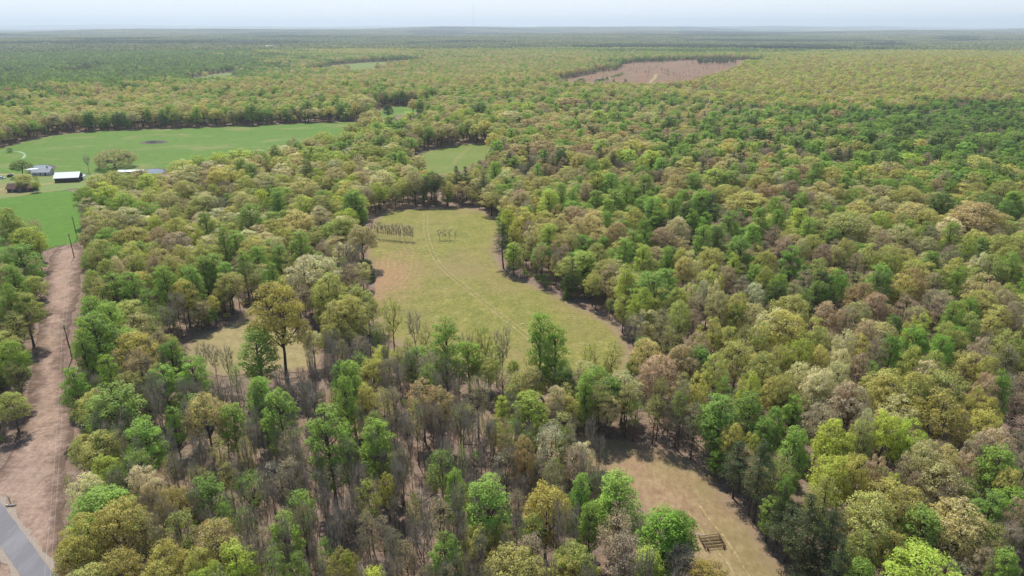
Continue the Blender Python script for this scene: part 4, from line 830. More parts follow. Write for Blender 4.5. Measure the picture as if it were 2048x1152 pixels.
# --- labels: colour + kind + place, told apart by order from the left
REG = [(0, 0, 760, 262, 'in the tree line behind the big pasture'), (760, 0, 1110, 262, 'beyond the small green glade'), (1110, 0, 1480, 262, 'in front of the red clearcut'), (1480, 0, 2100, 262, 'high on the right-hand horizon woods'),
 (0, 262, 60, 372, 'beside the farm buildings'), (60, 262, 160, 372, 'around the white metal barn'), (160, 262, 330, 372, 'near the sheds and second pond'), (330, 262, 560, 330, 'along the lower pasture edge'), (560, 240, 810, 330, 'left of the small green glade'),
 (810, 240, 1000, 300, 'right behind the small green glade'), (1000, 240, 1180, 330, 'in woods right of the glade'), (1180, 240, 1400, 330, 'in woods below the clearcut'), (1400, 240, 1620, 330, 'in the mixed upper right woods'), (1620, 240, 1850, 330, 'in the dark upper right woods'), (1850, 240, 2100, 330, 'at the far right frame edge'),
 (0, 372, 60, 470, 'left of the bright green field'), (60, 372, 160, 620, 'at the bright field end of the strip'), (0, 470, 60, 620, 'west of the cleared strip'), (0, 620, 110, 1160, 'beside the strip at the left frame edge'),
 (160, 330, 330, 420, 'right of the bright green field'), (330, 330, 500, 420, 'in upper woods left of the meadow'), (500, 330, 700, 420, 'just above the meadow left corner'), (700, 300, 850, 430, 'at the meadow far left end'), (850, 300, 1000, 430, 'at the meadow far end'),
 (160, 420, 300, 530, 'east of the upper cleared strip'), (300, 420, 460, 530, 'in woods left of the meadow'), (460, 420, 600, 530, 'beside the row of tall poplars'), (600, 420, 760, 540, 'on the meadow upper left edge'),
 (110, 530, 250, 700, 'beside the middle of the strip'), (250, 530, 490, 700, 'above the small left clearing'), (490, 530, 640, 700, 'around the small left clearing'), (640, 530, 800, 700, 'at the meadow lower left corner'),
 (110, 700, 250, 860, 'at the strip below the big poplars'), (250, 700, 400, 860, 'below the small left clearing'), (400, 700, 560, 860, 'in the left end of the thicket'), (560, 700, 720, 860, 'in the thicket below the golden oak'), (720, 700, 880, 860, 'in the belt left below the meadow'), (880, 600, 1040, 800, 'in the belt below the meadow'), (1040, 600, 1200, 800, 'at the meadow near right end'), (880, 800, 1040, 900, 'in the bare middle thicket'), (1040, 800, 1240, 900, 'above the brown lower clearing'),
 (110, 860, 250, 980, 'beside the lower strip'), (250, 860, 400, 980, 'in the lower left woods'), (400, 860, 560, 980, 'left in the brown thicket'), (560, 860, 720, 980, 'amid the tall bare trunks'), (720, 860, 880, 980, 'in the central brown thicket'), (880, 900, 1060, 1010, 'near the bottom centre poplar'), (1060, 900, 1240, 1010, 'left of the brown lower clearing'), (1240, 900, 1450, 1180, 'beside the rusty harrow'),
 (110, 980, 260, 1180, 'right of the asphalt road'), (260, 980, 420, 1180, 'at the bottom edge left'), (420, 980, 580, 1180, 'at the bottom edge left of centre'), (580, 980, 740, 1180, 'at the bottom edge below the trunks'), (740, 980, 900, 1180, 'at the bottom edge near centre'), (900, 1010, 1060, 1180, 'along the bottom edge centre'), (1060, 1010, 1240, 1180, 'below centre left of the harrow'),
 (1000, 330, 1120, 430, 'right of the meadow far end'), (1120, 330, 1260, 430, 'in the green woods right of centre'), (1260, 330, 1400, 430, 'among the upper right poplars'), (1400, 330, 1560, 430, 'in the mid right green woods'), (1560, 330, 1720, 430, 'in the upper right mixed woods'), (1720, 330, 1880, 430, 'below the dark right woods'), (1880, 330, 2100, 430, 'at the upper right frame edge'),
 (960, 430, 1080, 620, 'on the meadow right edge'), (1080, 430, 1200, 520, 'just right of the meadow'), (1080, 520, 1210, 640, 'on the meadow lower right edge'), (1200, 430, 1330, 530, 'a little right of the meadow'), (1330, 430, 1470, 530, 'in the centre right woods'), (1470, 430, 1610, 530, 'in the tan right woods'), (1610, 430, 1760, 530, 'in the right brown woods'), (1760, 430, 1900, 530, 'in the right olive woods'), (1900, 430, 2100, 530, 'at the right edge upper middle'),
 (1210, 530, 1340, 650, 'by the meadow right corner'), (1340, 530, 1470, 650, 'below the centre right poplars'), (1470, 530, 1610, 650, 'around the round deep green tree'), (1610, 530, 1760, 650, 'around the orange-brown oak'), (1760, 530, 1900, 650, 'in the pinkish right woods'), (1900, 530, 2100, 650, 'at the right edge middle'),
 (1200, 650, 1340, 780, 'below the meadow right corner'), (1340, 650, 1480, 780, 'in the near right woods'), (1480, 650, 1620, 780, 'among the large pale oaks'), (1620, 650, 1760, 780, 'in the right woods lower middle'), (1760, 650, 1900, 780, 'above the broad olive oaks'), (1900, 650, 2100, 780, 'at the right edge lower middle'),
 (1240, 780, 1400, 900, 'above the lower clearing shadow'), (1400, 780, 1560, 900, 'among the bright green lower trees'), (1560, 780, 1720, 900, 'among the dusty pink oaks'), (1720, 780, 1880, 900, 'in the lower right olive canopy'), (1880, 780, 2100, 900, 'at the lower right frame edge'),
 (1450, 900, 1620, 1040, 'around the dark pines'), (1620, 900, 1780, 1040, 'right of the dark pines'), (1780, 900, 1920, 1040, 'in the lower right tan canopy'), (1920, 900, 2100, 1040, 'on the right edge near bottom'),
 (1450, 1040, 1620, 1180, 'at the bottom beside the pines'), (1620, 1040, 1780, 1180, 'at the bottom right of the pines'), (1780, 1040, 1920, 1180, 'at the bottom right'), (1920, 1040, 2100, 1180, 'in the bottom right corner')]
def region(px, py):
    px = min(max(px, 0), 2047); py = min(max(py, 0), 1151)
    for a, b, c2, d2, ph in REG:
        if a <= px < c2 and b <= py < d2: return ph
    best = min(REG, key=lambda r: abs((r[0] + r[2]) / 2 - px) + abs((r[1] + r[3]) / 2 - py)); return best[4]
KW = dict(oak='round-crowned tree', poplar='upright tree', half='half-leafed tree', bare='bare tree', pine='pine', cedar='bushy cedar', shrub='low shrub', sapling='slender sapling', spread='wide spreading tree', blossom='small flowering tree')
ORD = 'first second third fourth fifth sixth seventh eighth ninth tenth eleventh twelfth thirteenth fourteenth fifteenth'.split()
NUM = 'zero one two three four five six seven eight nine ten eleven twelve thirteen fourteen fifteen'.split()
labels = {}; groups = {}
bag = {}
for i in np.nonzero(indiv)[0]:
    if T[i][4] == 'sapling' and abs(cpx[i] - 790) < 55 and T[i][3] < 2.7:
        row_ = bag.setdefault('row', []); row_.append(i); groups[i] = 'slender saplings in the meadow row'; continue
    t = T[i]; cw = COLW[t[5]] if t[4] != 'pine' else ('dark' if t[5] == 'e' else 'olive-tinged')
    if t[4] == 'sapling': ph = 'left of the meadow track' if cpx[i] < 850 else 'right of the meadow track'
    else: ph = region(cpx[i], (cpy[i] + gpy[i]) / 2)
    bag.setdefault((cw, KW[t[4]], ph), []).append(i)
row_ = sorted(bag.pop('row', []), key=lambda i: cpx[i]); TENS = ['', '', 'twenty', 'thirty']
for j, i in enumerate(row_):
    w_ = ('first second third fourth fifth sixth seventh eighth ninth tenth eleventh twelfth thirteenth fourteenth fifteenth sixteenth seventeenth eighteenth nineteenth twentieth'.split() + ['twenty-' + q for q in ORD[:9]] + ['thirtieth'] + ['thirty-' + q for q in ORD[:9]])[j]
    labels[i] = ('leftmost' if j == 0 else 'rightmost' if j == len(row_) - 1 else w_) + ' slender sapling' + (', counted from the left,' if 0 < j < len(row_) - 1 else '') + ' in the straight row left of the track'
for (cw, kw, ph), ids in bag.items():
    ids.sort(key=lambda i: cpx[i]); n = len(ids)
    if n > 10:      # split rows: farther half and nearer half
        ids.sort(key=lambda i: cpy[i]); halves = [(ids[:n // 2], 'farther'), (ids[n // 2:], 'nearer')]
    else: halves = [(ids, '')]
    for sub, word in halves:
        sub = sorted(sub, key=lambda i: cpx[i]); m = len(sub)
        for j, i in enumerate(sub):
            w = (word + ' ' if word else '')
            if m == 1: l = f'{w}{cw} {kw} {ph}'
            elif m == 2: l = f'{("left", "right")[j]} one of two {w}{cw} {kw}s {ph}'
            elif j == 0: l = f'leftmost of {NUM[m] if m < 16 else "the"} {w}{cw} {kw}s {ph}'
            elif j == m - 1: l = f'rightmost of {NUM[m] if m < 16 else "the"} {w}{cw} {kw}s {ph}'
            else: l = f'{ORD[min(j, 14)]} from left of {w}{cw} {kw}s {ph}'
            labels[i] = l
            groups[i] = f'{kw}s {ph}'
SPECIAL = {(535 + 1575 / 2.88 - 535, 380 + 508 / 2.88): ('broad golden-olive oak standing alone with bare limbs beside the small left clearing',)}
sp_lab = [(1575 / 2.88, 380 + 508 / 2.88, 'broad golden-olive oak standing tall above the small left clearing'),
          (640 / 2.88, 850 / 2.88, 'huge spreading budding oak standing alone in the pasture behind the barn'),
          (680 + 1160 / 2.88, 380 + 732 / 2.88, 'tallest mid-green poplar in front of the near right end of the meadow'),
          (680 + 845 / 2.88, 752 + 568 / 2.88, 'dense bright green egg-shaped tree at bottom centre of the brown thicket'),
          (680 + 273 / 2.88, 600 / 2.88, 'lone very dark tree in the far corner of the pasture'),
          (680 + 1390 / 2.88, 752 + 374 / 2.88, 'small creamy-pink tree at the upper left tip of the lower clearing'),
          (1800 / 2.88, 380 + 366 / 2.88, 'wide pale cream oak behind the golden oak left of the meadow'),
          (1348 + 1102 / 2.88, 380 + 520 / 2.88, 'orange-brown oak standing out in the pinkish right woods'),
          (680 + 1060 / 2.88, 752 + 334 / 2.88, 'mushroom-shaped orange-brown tree on a bare trunk above the bottom centre')]
for sx, sy, l in sp_lab:
    d = (gpx - sx) ** 2 + (gpy - sy) ** 2; d = np.where(indiv, d, 1e9); i = int(np.argmin(d))
    if d[i] < 400: labels[i] = l
LEAFNAME = {'bare': 'branches_and_buds', 'half': 'branches_and_buds'}
pts = []; prot = []
for i, t in enumerate(T):
    x, y, h, w, kd, co, hd = t
    dist = math.hypot(x, y); lod = 0 if dist < 440 else 1 if dist < 1100 else 2
    r = np.random.default_rng(1000 + i); k2 = kd
    if (k2, lod) not in PROTO:
        for l2 in range(lod, -1, -1):
            if (k2, l2) in PROTO: lod = l2; break
    pl = PROTO[(k2, lod)]; tr, cr, wi = pl[int(r.integers(len(pl)))]
    SHh, SHw = SPEC[kd]; z = float(hgt(x, y)); s = (w / SHw, w / SHw * r.uniform(.9, 1.1), h / SHh); rz = r.uniform(0, 6.283)
    tint = tint_of(co, r)
    if indiv[i]:
        kn = kindname[kd]
        e = bpy.data.objects.new(kn, None); COL.objects.link(e); e.location = (x, y, z - .05); e.rotation_euler = (0, 0, rz); e.scale = s
        e.empty_display_size = .1
        tag(e, labels[i], dict(leafy_tree='tree', bare_tree='bare tree', pine_tree='pine tree', cedar_tree='cedar', shrub='shrub', sapling='sapling')[kn], groups[i])
        a = link('trunk' if kd != 'shrub' else 'stems', tr, e); b = link('crown', cr, e); b['tint'] = tint
    else:
        pts.append((x, y, z - .05)); prot.append((wi, rz, s, tint))

def scatter(name, pts, idx, rot, scl, tint, coll):
    m = bpy.data.meshes.new(name); m.vertices.add(len(pts)); m.vertices.foreach_set('co', np.asarray(pts, np.float32).ravel())
    a = m.attributes.new('idx', 'INT', 'POINT'); a.data.foreach_set('value', np.asarray(idx, np.int32))
    for nm, v in (('rot', rot), ('scl', scl), ('tint', tint)):
        a = m.attributes.new(nm, 'FLOAT_VECTOR', 'POINT'); a.data.foreach_set('vector', np.asarray(v, np.float32).ravel())
    m.update(); o = link(name, m); tag(o, kind='stuff')
    g = bpy.data.node_groups.new(name + '_nodes', 'GeometryNodeTree')
    g.interface.new_socket('Geometry', in_out='INPUT', socket_type='NodeSocketGeometry'); g.interface.new_socket('Geometry', in_out='OUTPUT', socket_type='NodeSocketGeometry')
    n = g.nodes; gi = n.new('NodeGroupInput'); go = n.new('NodeGroupOutput'); ip = n.new('GeometryNodeInstanceOnPoints'); ci = n.new('GeometryNodeCollectionInfo')
    ci.inputs['Collection'].default_value = coll; ci.inputs['Separate Children'].default_value = True; ci.inputs['Reset Children'].default_value = True
    def na(nm, ty):
        q = n.new('GeometryNodeInputNamedAttribute'); q.data_type = ty; q.inputs['Name'].default_value = nm; return q.outputs['Attribute']
    g.links.new(gi.outputs[0], ip.inputs['Points']); g.links.new(ci.outputs[0], ip.inputs['Instance']); ip.inputs['Pick Instance'].default_value = True
    g.links.new(na('idx', 'INT'), ip.inputs['Instance Index'])
    er = n.new('FunctionNodeEulerToRotation'); g.links.new(na('rot', 'FLOAT_VECTOR'), er.inputs[0]); g.links.new(er.outputs[0], ip.inputs['Rotation'])
    g.links.new(na('scl', 'FLOAT_VECTOR'), ip.inputs['Scale']); g.links.new(ip.outputs[0], go.inputs[0])
    md = o.modifiers.new('scatter', 'NODES'); md.node_group = g; return o
woods = scatter('woods', pts, [p[0] for p in prot], [(0, 0, p[1]) for p in prot], [p[2] for p in prot], [p[3] for p in prot], pc)
tag(woods, 'dense mixed spring woodland behind and between the nearer trees', 'woods')

# undergrowth: shrubs, fallen branches and seedlings on the forest floor close by
ux, uy = grid_pts(60, 330, 5.0, .5)
k_ = rng.random(len(ux)) < .55; ux, uy = ux[k_], uy[k_]
uc = bpy.data.collections.new('undergrowth_shapes'); uo = []
for sd_ in range(3):
    uo.append(make_tree('shrub', 90 + sd_, 1)[2])
for sd_ in range(3):
    t = TB(60 + sd_)
    for _ in range(7):
        a = t.r.uniform(0, 6.28); p0 = t.r.uniform(-2, 2, 3) * [1, 1, 0] + [0, 0, .15]; L = t.r.uniform(1.5, 5)
        t.limb(p0, p0 + np.array([math.cos(a) * L, math.sin(a) * L, t.r.uniform(.1, .5)]), t.r.uniform(.05, .13), .03, 4, .1, 3, int(t.r.integers(0, 2)))
    t.leaves((0, 0, .2), .3, 2, .1); uo.append(t.meshes('deadwood')[2])
for sd_ in range(2):
    uo.append(make_tree('sapling', 70 + sd_, 1)[2])
for i, m_ in enumerate(uo): uc.objects.link(bpy.data.objects.new('undergrowth_shape_%02d' % i, m_))
nU = len(ux); ui = rng.integers(0, 8, nU); tl = [lin(COLS[c_])[:3] for c_ in 'GogyynK']
us = rng.uniform(.3, .8, nU); us = np.where((ui >= 3) & (ui < 6), rng.uniform(.6, 1.3, nU), us)
ug = scatter('undergrowth', np.stack([ux, uy, hgt(ux, uy)], -1), ui, np.stack([us * 0, us * 0, rng.uniform(0, 6.28, nU)], -1), np.stack([us] * 3, -1), [tl[i] for i in rng.integers(0, 7, nU)], uc)
tag(ug, 'low brush, seedlings and fallen branches on the brown forest floor', 'undergrowth')

# far forest: patches of canopy, carried out to the last ridges
k = NT('far_canopy'); hue = k.attr('hue')
big = k.noise(.0011, 5, .65, stretch=(1, 1.8, 1)); mid = k.noise(.006, 4, .6)
f = k.math('ADD', k.math('MULTIPLY', hue, .45), k.math('MULTIPLY', mid, .55))
c = k.ramp(f, [(.28, '5c7a45'), (.42, '7c9250'), (.52, '979a5e'), (.62, 'ada670'), (.75, 'b1a37a')])
c = k.mix(k.ramp(big, [(.36, .8), (.42, 0.0)]), c, '3a5240')
c = k.mix(1.0, c, k.attr('tint', 'INSTANCER', 'Color'), 'MULTIPLY')
M_far = k.done(c)
pcf = bpy.data.collections.new('far_patch_shapes')
PS = 150
for vv in range(3):
    r = np.random.default_rng(200 + vv); gx, gy = np.meshgrid(np.arange(0, PS, 11.), np.arange(0, PS, 11.)); gx = gx.ravel() - PS / 2 + r.uniform(0, 9, gx.size); gy = gy.ravel() - PS / 2 + r.uniform(0, 9, gy.size)
    P = []; N = []; Sx = []; Hu = []
    for x, y in zip(gx, gy):
        h = r.uniform(16, 24); w = r.uniform(4.5, 7); n_ = 34; d = r.normal(size=(n_, 3)); d[:, 2] = np.abs(d[:, 2]) - .25; d /= np.linalg.norm(d, axis=1)[:, None]
        P.append(np.array([x, y, h - w]) + d * np.array([w, w, w * 1.0])); nn = d + r.normal(0, .3, (n_, 3)); N.append(nn / np.linalg.norm(nn, axis=1)[:, None]); Sx.append(r.uniform(2.4, 4.2, n_)); Hu.append(np.full(n_, r.uniform(0, 1)))
    P = np.concatenate(P); N = np.concatenate(N); Sx = np.concatenate(Sx)[:, None]; t_ = np.cross(N, r.normal(size=P.shape)); t_ /= np.linalg.norm(t_, axis=1)[:, None]; b_ = np.cross(N, t_)
    V = np.stack([P - t_ * Sx * .5, P - b_ * Sx * .5, P + t_ * Sx * .5, P + b_ * Sx * .5], 1).reshape(-1, 3)
    me = mesh_from('far_patch', V, np.arange(len(V)).reshape(-1, 4), [M_far], attrs={'hue': ('FACE', np.concatenate(Hu))})
    pcf.objects.link(bpy.data.objects.new('far_patch_%d' % vv, me))
xr = np.arange(-11000, 11000, PS * .97); yr = np.arange(2000, 15000, PS * .97); x, y = np.meshgrid(xr, yr); x = x.ravel(); y = y.ravel(); d = np.hypot(x, y)
px, py, zc = project(x, y, np.zeros_like(x) + 10); q = (d > 3250) & (px > -150) & (px < 2200)
# open fields left among the far woods
fl = (np.sin(x / 610 + 2 * np.sin(y / 900)) * np.sin(y / 480 + 1.5 * np.sin(x / 1100)) > .80); q &= ~fl; q &= ~blocked(x, y)
x, y = x[q], y[q]; n = len(x)
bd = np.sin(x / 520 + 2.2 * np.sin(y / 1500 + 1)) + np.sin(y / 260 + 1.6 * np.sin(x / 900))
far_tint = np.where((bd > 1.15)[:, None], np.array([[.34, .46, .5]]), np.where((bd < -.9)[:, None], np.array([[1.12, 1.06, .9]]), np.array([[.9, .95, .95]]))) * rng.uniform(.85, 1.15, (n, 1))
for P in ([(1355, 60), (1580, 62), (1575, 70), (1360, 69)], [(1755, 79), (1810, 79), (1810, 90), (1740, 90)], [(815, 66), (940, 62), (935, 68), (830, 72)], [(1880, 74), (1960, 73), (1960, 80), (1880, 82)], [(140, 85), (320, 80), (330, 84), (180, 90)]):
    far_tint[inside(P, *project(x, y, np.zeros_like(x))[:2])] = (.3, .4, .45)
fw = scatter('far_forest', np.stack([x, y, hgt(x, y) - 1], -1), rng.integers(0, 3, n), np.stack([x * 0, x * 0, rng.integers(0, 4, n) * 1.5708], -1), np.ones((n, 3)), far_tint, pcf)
tag(fw, 'far forest fading blue toward the horizon', 'forest')
print('TREES hand', int(hand.sum()), 'all', len(T), 'individual', int(indiv.sum()), 'stuff', len(pts), 'patches', n)
from collections import Counter
print(Counter(kindname[T[i][4]] for i in np.nonzero(indiv)[0]))
print('dup labels', [k for k, v in Counter(labels.values()).items() if v > 1][:5], 'long', sum(len(l.split()) > 16 for l in labels.values()))
print('hand in clearing', [(k, int(sum(inside(WP[k], X[hand], Y[hand])))) for k in WP])

# ------------------------------------------------------------------ farm, poles, harrow, mast
M_white = plain('white_metal_roof', 'f2f4f6', .35, var=.05, spec=.4); M_grey = plain('grey_siding', 'aeb0b2', .7, var=.08)
M_groof = plain('grey_shingle', '9a9da2', .8, var=.15); M_darkwall = plain('weathered_boards', '4a443f', .9, var=.3); M_redroof = plain('dull_red_roof', '5f463e', .8, var=.25)
M_glass = plain('window_glass', '20262c', .1, spec=.5, var=.1); M_door = plain('door_paint', '5f564c'); M_wood = plain('pole_wood', '4f4338', .9, var=.3)
M_rust = plain('rusty_iron', '3c2a24', .85, var=.4, scale=8); M_steel = plain('galvanised', '9a9a98', .5, .6); M_pale = plain('pale_steel', 'c9c6c0', .5)
M_carw = plain('white_paint', 'e8e9ea', .3, spec=.5, var=.02); M_cark = plain('dark_paint', '23262b', .3, spec=.5, var=.05); M_tyre = plain('tyre_rubber', '1b1b1b')
M_red = plain('red_paint', 'a03030'); M_stone = plain('pale_stone', 'd9d2c0', var=.15); M_dead = plain('bleached_wood', 'b9b0a4', var=.25)

def house(name, label, cat, p, rz, L, D, h, rh, wall, roof, over=.5, wins=3, door=True, porch=False, gable=None):
    t = thing(name, label, cat, (p[0], p[1], float(hgt(p[0], p[1])) - .1), rz)
    b = MB(); b.box((0, 0, h / 2), (L, D, h))
    for s in (-1, 1): b.poly([(s * L / 2, -D / 2, h), (s * L / 2, D / 2, h), (s * L / 2, 0, h + rh)][::s])
    b.build('wall', wall, t)
    r = MB(); e = over; dz = rh * e / (D / 2)
    for s in (-1, 1):
        lo = (s * (D / 2 + e), h - dz); 
        a = [(-L / 2 - e, lo[0], lo[1]), (L / 2 + e, lo[0], lo[1]), (L / 2 + e, 0, h + rh), (-L / 2 - e, 0, h + rh)]
        up = [(x, y, z + .14) for x, y, z in a]; n = len(r.v); r.v += a + up
        r.f += [tuple(n + i for i in q) for q in ((0, 1, 2, 3), (7, 6, 5, 4), (0, 4, 5, 1), (1, 5, 6, 2), (2, 6, 7, 3), (3, 7, 4, 0))]
    ro = r.build('roof', roof, t)
    for i in range(wins):
        x = -L / 2 + L * (i + .7) / (wins + .4); f = MB().box((x, -D / 2 - .04, h * .55), (1.2, .1, 1.2)).build('window', M_white, t); MB().box((x, -D / 2 - .1, h * .55), (1.0, .05, 1.0)).build('pane', M_glass, f)
    if door: MB().box((L * .28, -D / 2 - .05, 1.05), (1.1, .12, 2.1)).build('door', M_door, t)
    return t
yaw = lambda a, b: math.atan2((at(*b) - at(*a)).y, (at(*b) - at(*a)).x)
p = at(87, 350); gh = house('farmhouse', 'grey single-storey farmhouse with hipped grey roof in front of the blue pond', 'house', (p.x, p.y), R(8), 11, 7, 2.6, 1.5, M_grey, M_groof)
MB().box((3, .8, 5.2), (.7, .7, 1.2)).build('chimney', M_redroof, [c for c in gh.children if c.name.startswith('roof')][0])
p = at(66, 346); cpt = thing('carport', 'open carport with flat white metal roof left of the grey farmhouse', 'carport', (p.x, p.y, float(hgt(p.x, p.y))), R(5))
MB().box((0, 0, 2.6), (7, 5, .15)).build('roof', M_white, cpt)
for a in (-3.2, 3.2):
    for b_ in (-2.2, 2.2): MB().box((a, b_, 1.26), (.14, .14, 2.52)).build('post', M_steel, cpt)
p = at(139, 361); barn = house('barn', 'dark open barn with bright white metal roof beside the woods', 'barn', (p.x, p.y), R(14), 14, 9.5, 3.4, 2.6, M_darkwall, M_white, .6, 0, False)
MB().box((-7.06, 0, 1.5), (.12, 3.6, 3.0)).build('barn_door', M_door, barn)
lt = MB(); lt.box((6.6, 3.5, 2.6), (3.5, 6, .12)); lt.box((8.0, 3.5, 1.27), (.15, 5.5, 2.54)); lt.build('lean_to', M_white, barn)
p = at(46, 381); house('old_house', 'old dark house with dull red roof half hidden under trees', 'house', (p.x, p.y), R(10), 14, 7.5, 2.8, 2.2, M_darkwall, M_redroof, .7, 3)
p = at(246, 347.5); house('shed', 'small white shed at the left end of the long roof', 'shed', (p.x, p.y), R(-6), 5, 4, 2.3, .9, M_grey, M_white, .3, 1, False)
p = at(270, 347); ls = house('long_shed', 'long low shed with pale metal roof beside the second pond', 'shed', (p.x, p.y), R(3), 13, 4.5, 2.3, .8, M_darkwall, M_white, .3, 0, True)
def car(name, label, p, rz, body, suv):
    t = thing(name, label, 'car', (p.x, p.y, float(hgt(p.x, p.y)) + .15), rz); L, Wc = (4.9, 1.9)
    b = MB(); h1 = .95 if suv else .8; b.box((0, 0, .3 + h1 / 2 - .1), (L, Wc, h1 - .2), taper=.97); bo = b.build('body', body, t)
    MB().box((-.3 if suv else -.1, 0, h1 + .1 + .32), (3.2 if suv else 2.5, Wc * .88, .62), taper=.8).build('cabin_glass', M_glass, t)
    MB().box((-.3 if suv else -.1, 0, h1 + .1 + .66), (2.5 if suv else 1.9, Wc * .7, .06)).build('car_roof', body, t)
    for a in (-1.5, 1.5):
        for s in (-.93, .93): MB().tube([(a, s - .1, .34), (a, s + .1, .34)], .34, 10).build('wheel', M_tyre, t)
    for s in (-.6, .6): MB().box((L / 2 + .01, s, .6), (.06, .35, .16)).build('headlight', M_pale, t)
car('parked_car', 'white car parked on the drive at the left frame edge', at(4, 359), R(0), M_carw, False)
car('parked_car', 'dark car parked beside the drive left of the farm trees', at(21, 355), R(100), M_cark, True)

# utility poles and their wires
def pole(px, py, label):
    p = at(px, py); z = float(hgt(p.x, p.y)); t = thing('utility_pole', label, 'utility pole', (p.x, p.y, z), R(0), 'utility poles along the cleared strip')
    MB().tube([(0, 0, -.2), (0, 0, 5.5), (0, 0, 11)], [.2, .17, .13], 8).build('shaft', M_wood, t, True)
    MB().box((0, -.16, 10.3), (1.5, .1, .12)).build('crossarm', M_wood, t)
    for s in (-.65, 0, .65): MB().tube([(s, -.16, 10.36), (s, -.16, 10.56)], [.05, .04], 6).build('insulator', M_pale, t)
    return Vector((p.x, p.y, z + 10.6))
a1 = pole(155, 478, 'tall wooden pole standing at the bright green field end of the strip')
a2 = pole(149, 517, 'wooden pole a little nearer, in the upper part of the cleared strip')
a3 = pole(145, 719, 'wooden pole leaning into view beside the big green poplars on the strip')
p4 = at(84, 1240, 10.6); a4 = pole(*[float(v) for v in project(np.array(p4.x), np.array(p4.y), np.array(0.))[:2]], 'wooden pole by the road below the picture edge')
m = MB()
def wire(a, b, sag, r=.014):
    q = MB(); L = 14; q.tube([a.lerp(b, i / L) - Vector((0, 0, sag * 4 * (i / L) * (1 - i / L))) for i in range(L + 1)], r, 3); return q
for s, l in ((-.5, 'left thin pale overhead wire running down the cleared strip'), (.5, 'right thin pale overhead wire running down the cleared strip')):
    o_ = Vector((s, 0, 0)); q = wire(a3 + o_, a4 + o_, 1.6); q2 = wire(a2 + o_, a3 + o_, 1.2); n = len(q.v); q.v += q2.v; q.f += [tuple(i + n for i in f) for f in q2.f]
    tag(q.build('overhead_wire', M_pale), l, 'power line', 'overhead wires along the cleared strip')

# rusty harrow frame lying at the lower clearing
def pz(px, py, z): return at(px, py, z)
c0 = at(1423, 1088); hr = thing('drag_harrow', 'rusty spiked drag harrow frame lying in the brown lower clearing', 'harrow', (c0.x, c0.y, float(hgt(c0.x, c0.y)) + .12), R(7))
fr = MB()
for y in (-1.7, -.85, 0, .85, 1.7): fr.box((.1 * math.sin(y * 3), y, .42), (4.1, .06, .07), R(2.5 * math.sin(y * 5)))
fr.box((2.05, 0, .62), (.12, 3.6, .1)); fr.box((-2.05, 0, .62), (.12, 3.6, .1)); fr.build('frame', M_rust, hr)
rs = np.random.default_rng(9)
for j, y in enumerate((-1.7, -.85, 0, .85)):
    tb = MB()
    for i in range(13):
        x = -1.95 + i * .325; tb.tube([(x, y + .06, .56), (x + rs.uniform(-.05, .05), y + .5, .42), (x, y + .66, .05)], [.05, .045, .035], 5)
    tb.build('tine_row', M_rust, hr)
MB().tube([(-2.9, 2.5, .5), (-.9, 1.5, .75)], .07, 6).build('drawbar', M_pale, hr)
for s in (-1.6, 1.6): MB().tube([(s, -1.95, .3), (s + .14, -1.95, .3)], .3, 10).build('wheel', M_rust, hr)
# bleached dead snag beside the road
c0 = at(22, 1010); sn = thing('dead_snag', 'bleached dead snag leaning over its fallen log beside the strip', 'dead tree', (c0.x, c0.y, float(hgt(c0.x, c0.y)) + .15), 0)
MB().tube([(0, 0, 0), (-.5, .5, 1.6), (-1.3, .6, 2.9)], [.16, .12, .04], 6).build('trunk', M_dead, sn, True); MB().tube([(-1, -.2, .15), (.2, -.3, .25), (1.1, .1, .15)], [.2, .22, .12], 6).build('log', M_dead, sn, True)
MB().tube([(-.4, .4, 1.4), (.1, .8, 2.2)], [.07, .02], 5).build('branch', M_dead, sn, True)
# pale stones and stumps in the meadow
rs = np.random.default_rng(12)
SL = [(1044.5, 648, 'rounded pale stone at the near end of the meadow track, right one of the pair'), (1015, 644.5, 'rounded pale stone at the near end of the meadow track, left one of the pair'), (903, 554, 'small pale stone just left of the bend in the meadow track'), (936, 577, 'small pale stone beside the middle of the meadow track'), (886, 511, 'small pale stone right of the upper meadow track'), (1032, 601, 'flat pale stone out in the right half of the meadow')]
for x, y, l in SL:
    p = at(x, y); v = rs.normal(size=(40, 3)); v /= np.linalg.norm(v, axis=1)[:, None]
    import bmesh
    bm = bmesh.new(); s_ = .42 if 'pair' in l else .25
    for q in v: bm.verts.new((q[0] * s_, q[1] * s_ * .8, q[2] * s_ * .55))
    bmesh.ops.convex_hull(bm, input=bm.verts[:]); me = bpy.data.meshes.new('stone'); bm.to_mesh(me); bm.free(); me.materials.append(M_stone)
    o = link('stone', me, None, (p.x, p.y, float(hgt(p.x, p.y)) + .3)); tag(o, l, 'stone', 'pale stones in the meadow')

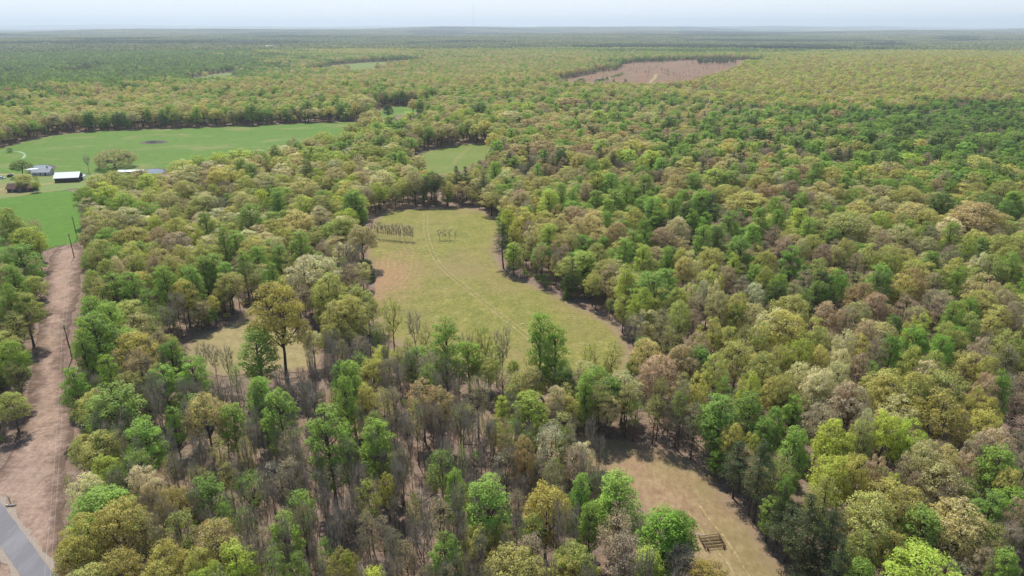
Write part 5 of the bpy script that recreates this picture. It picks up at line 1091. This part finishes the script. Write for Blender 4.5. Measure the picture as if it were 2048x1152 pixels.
# guyed radio mast on the horizon
pm = at(947, 66); k_ = 8200 / pm.length; mx, my = pm.x * k_, pm.y * k_; mz = float(hgt(mx, my)); top = 95 + 8200 * .0295 
mt = thing('radio_mast', 'very tall thin guyed radio mast rising above the horizon', 'mast', (mx, my, mz), 0); Hm = top - mz
q = MB(); 
for a in range(3): q.tube([(1.3 * math.cos(a * 2.094), 1.3 * math.sin(a * 2.094), 0), (1.3 * math.cos(a * 2.094), 1.3 * math.sin(a * 2.094), Hm)], .35, 4)
for i in range(60):
    z = Hm * i / 60; a = i % 3 * 2.094; b = (i + 1) % 3 * 2.094; q.tube([(1.3 * math.cos(a), 1.3 * math.sin(a), z), (1.3 * math.cos(b), 1.3 * math.sin(b), z + Hm / 60)], .2, 3)
q.build('lattice', plain('mast_paint', '9c7a78'), mt)
for a in range(3): MB().tube([(90 * math.cos(a * 2.094 + .5), 90 * math.sin(a * 2.094 + .5), 0), (0, 0, Hm * .8)], .05, 3).build('guy_wire', M_steel, mt)
# far farm buildings
for (px, py, dist, L, l) in ((1785, 64.5, 5200, 110, 'very long white poultry barn far off on the right horizon'), (1745, 64.5, 5200, 22, 'small pale building just left of the long poultry barn'), (1710, 57.5, 7500, 36, 'tiny pale building below the right horizon'), (118, 77, 4300, 30, 'tiny white building far off on the left horizon'), (553, 80, 3500, 34, 'pale building in the far woods left of the mast'), (842, 118, 2050, 24, 'white roofed farm building by the far field edge')):
    p = at(px, 200); kk = dist / math.hypot(p.x, p.y); x, y = p.x * kk, p.y * kk
    house('far_building', l, 'building', (x, y), R(2), L, 14, 16 if dist > 3000 else 5, 6 if dist > 3000 else 3, M_white if dist > 3000 else M_grey, M_white, .5, 0, False)
# fence round the farm field
fp = [at(*q) for q in ((171, 487), (171, 455), (170, 430), (163, 400), (158, 376))]
fe = thing('wire_fence', 'thin wooden post and wire fence on the right side of the bright green field', 'fence', (fp[0].x, fp[0].y, float(hgt(fp[0].x, fp[0].y))))
base = fp[0]
for i in range(len(fp) - 1):
    a, b = fp[i], fp[i + 1]; n = max(1, int((b - a).length / 6))
    for j in range(n):
        q = a.lerp(b, j / n) - base; MB().box((q.x - 2, q.y, .6), (.12, .12, 1.3)).build('post', M_wood, fe)
w_ = MB()
for z in (.5, .85, 1.15): w_.tube([(q.x - base.x - 2, q.y - base.y, z) for q in fp], .012, 3)
w_.build('wire', M_steel, fe)

# ------------------------------------------------------------------ haze
hz = MB().box((0, 18500, 165), (92000, 46000, 390)); 
k = NT('haze'); k.n.remove(k.b); v = k.node('ShaderNodeVolumePrincipled'); v.inputs['Color'].default_value = (.80, .89, 1, 1); v.inputs['Density'].default_value = 7.5e-5; v.inputs['Anisotropy'].default_value = .2
k.l.new(v.outputs[0], k.n['Material Output'].inputs['Volume'])
ho = hz.build('haze', k.m); tag(ho, kind='stuff')
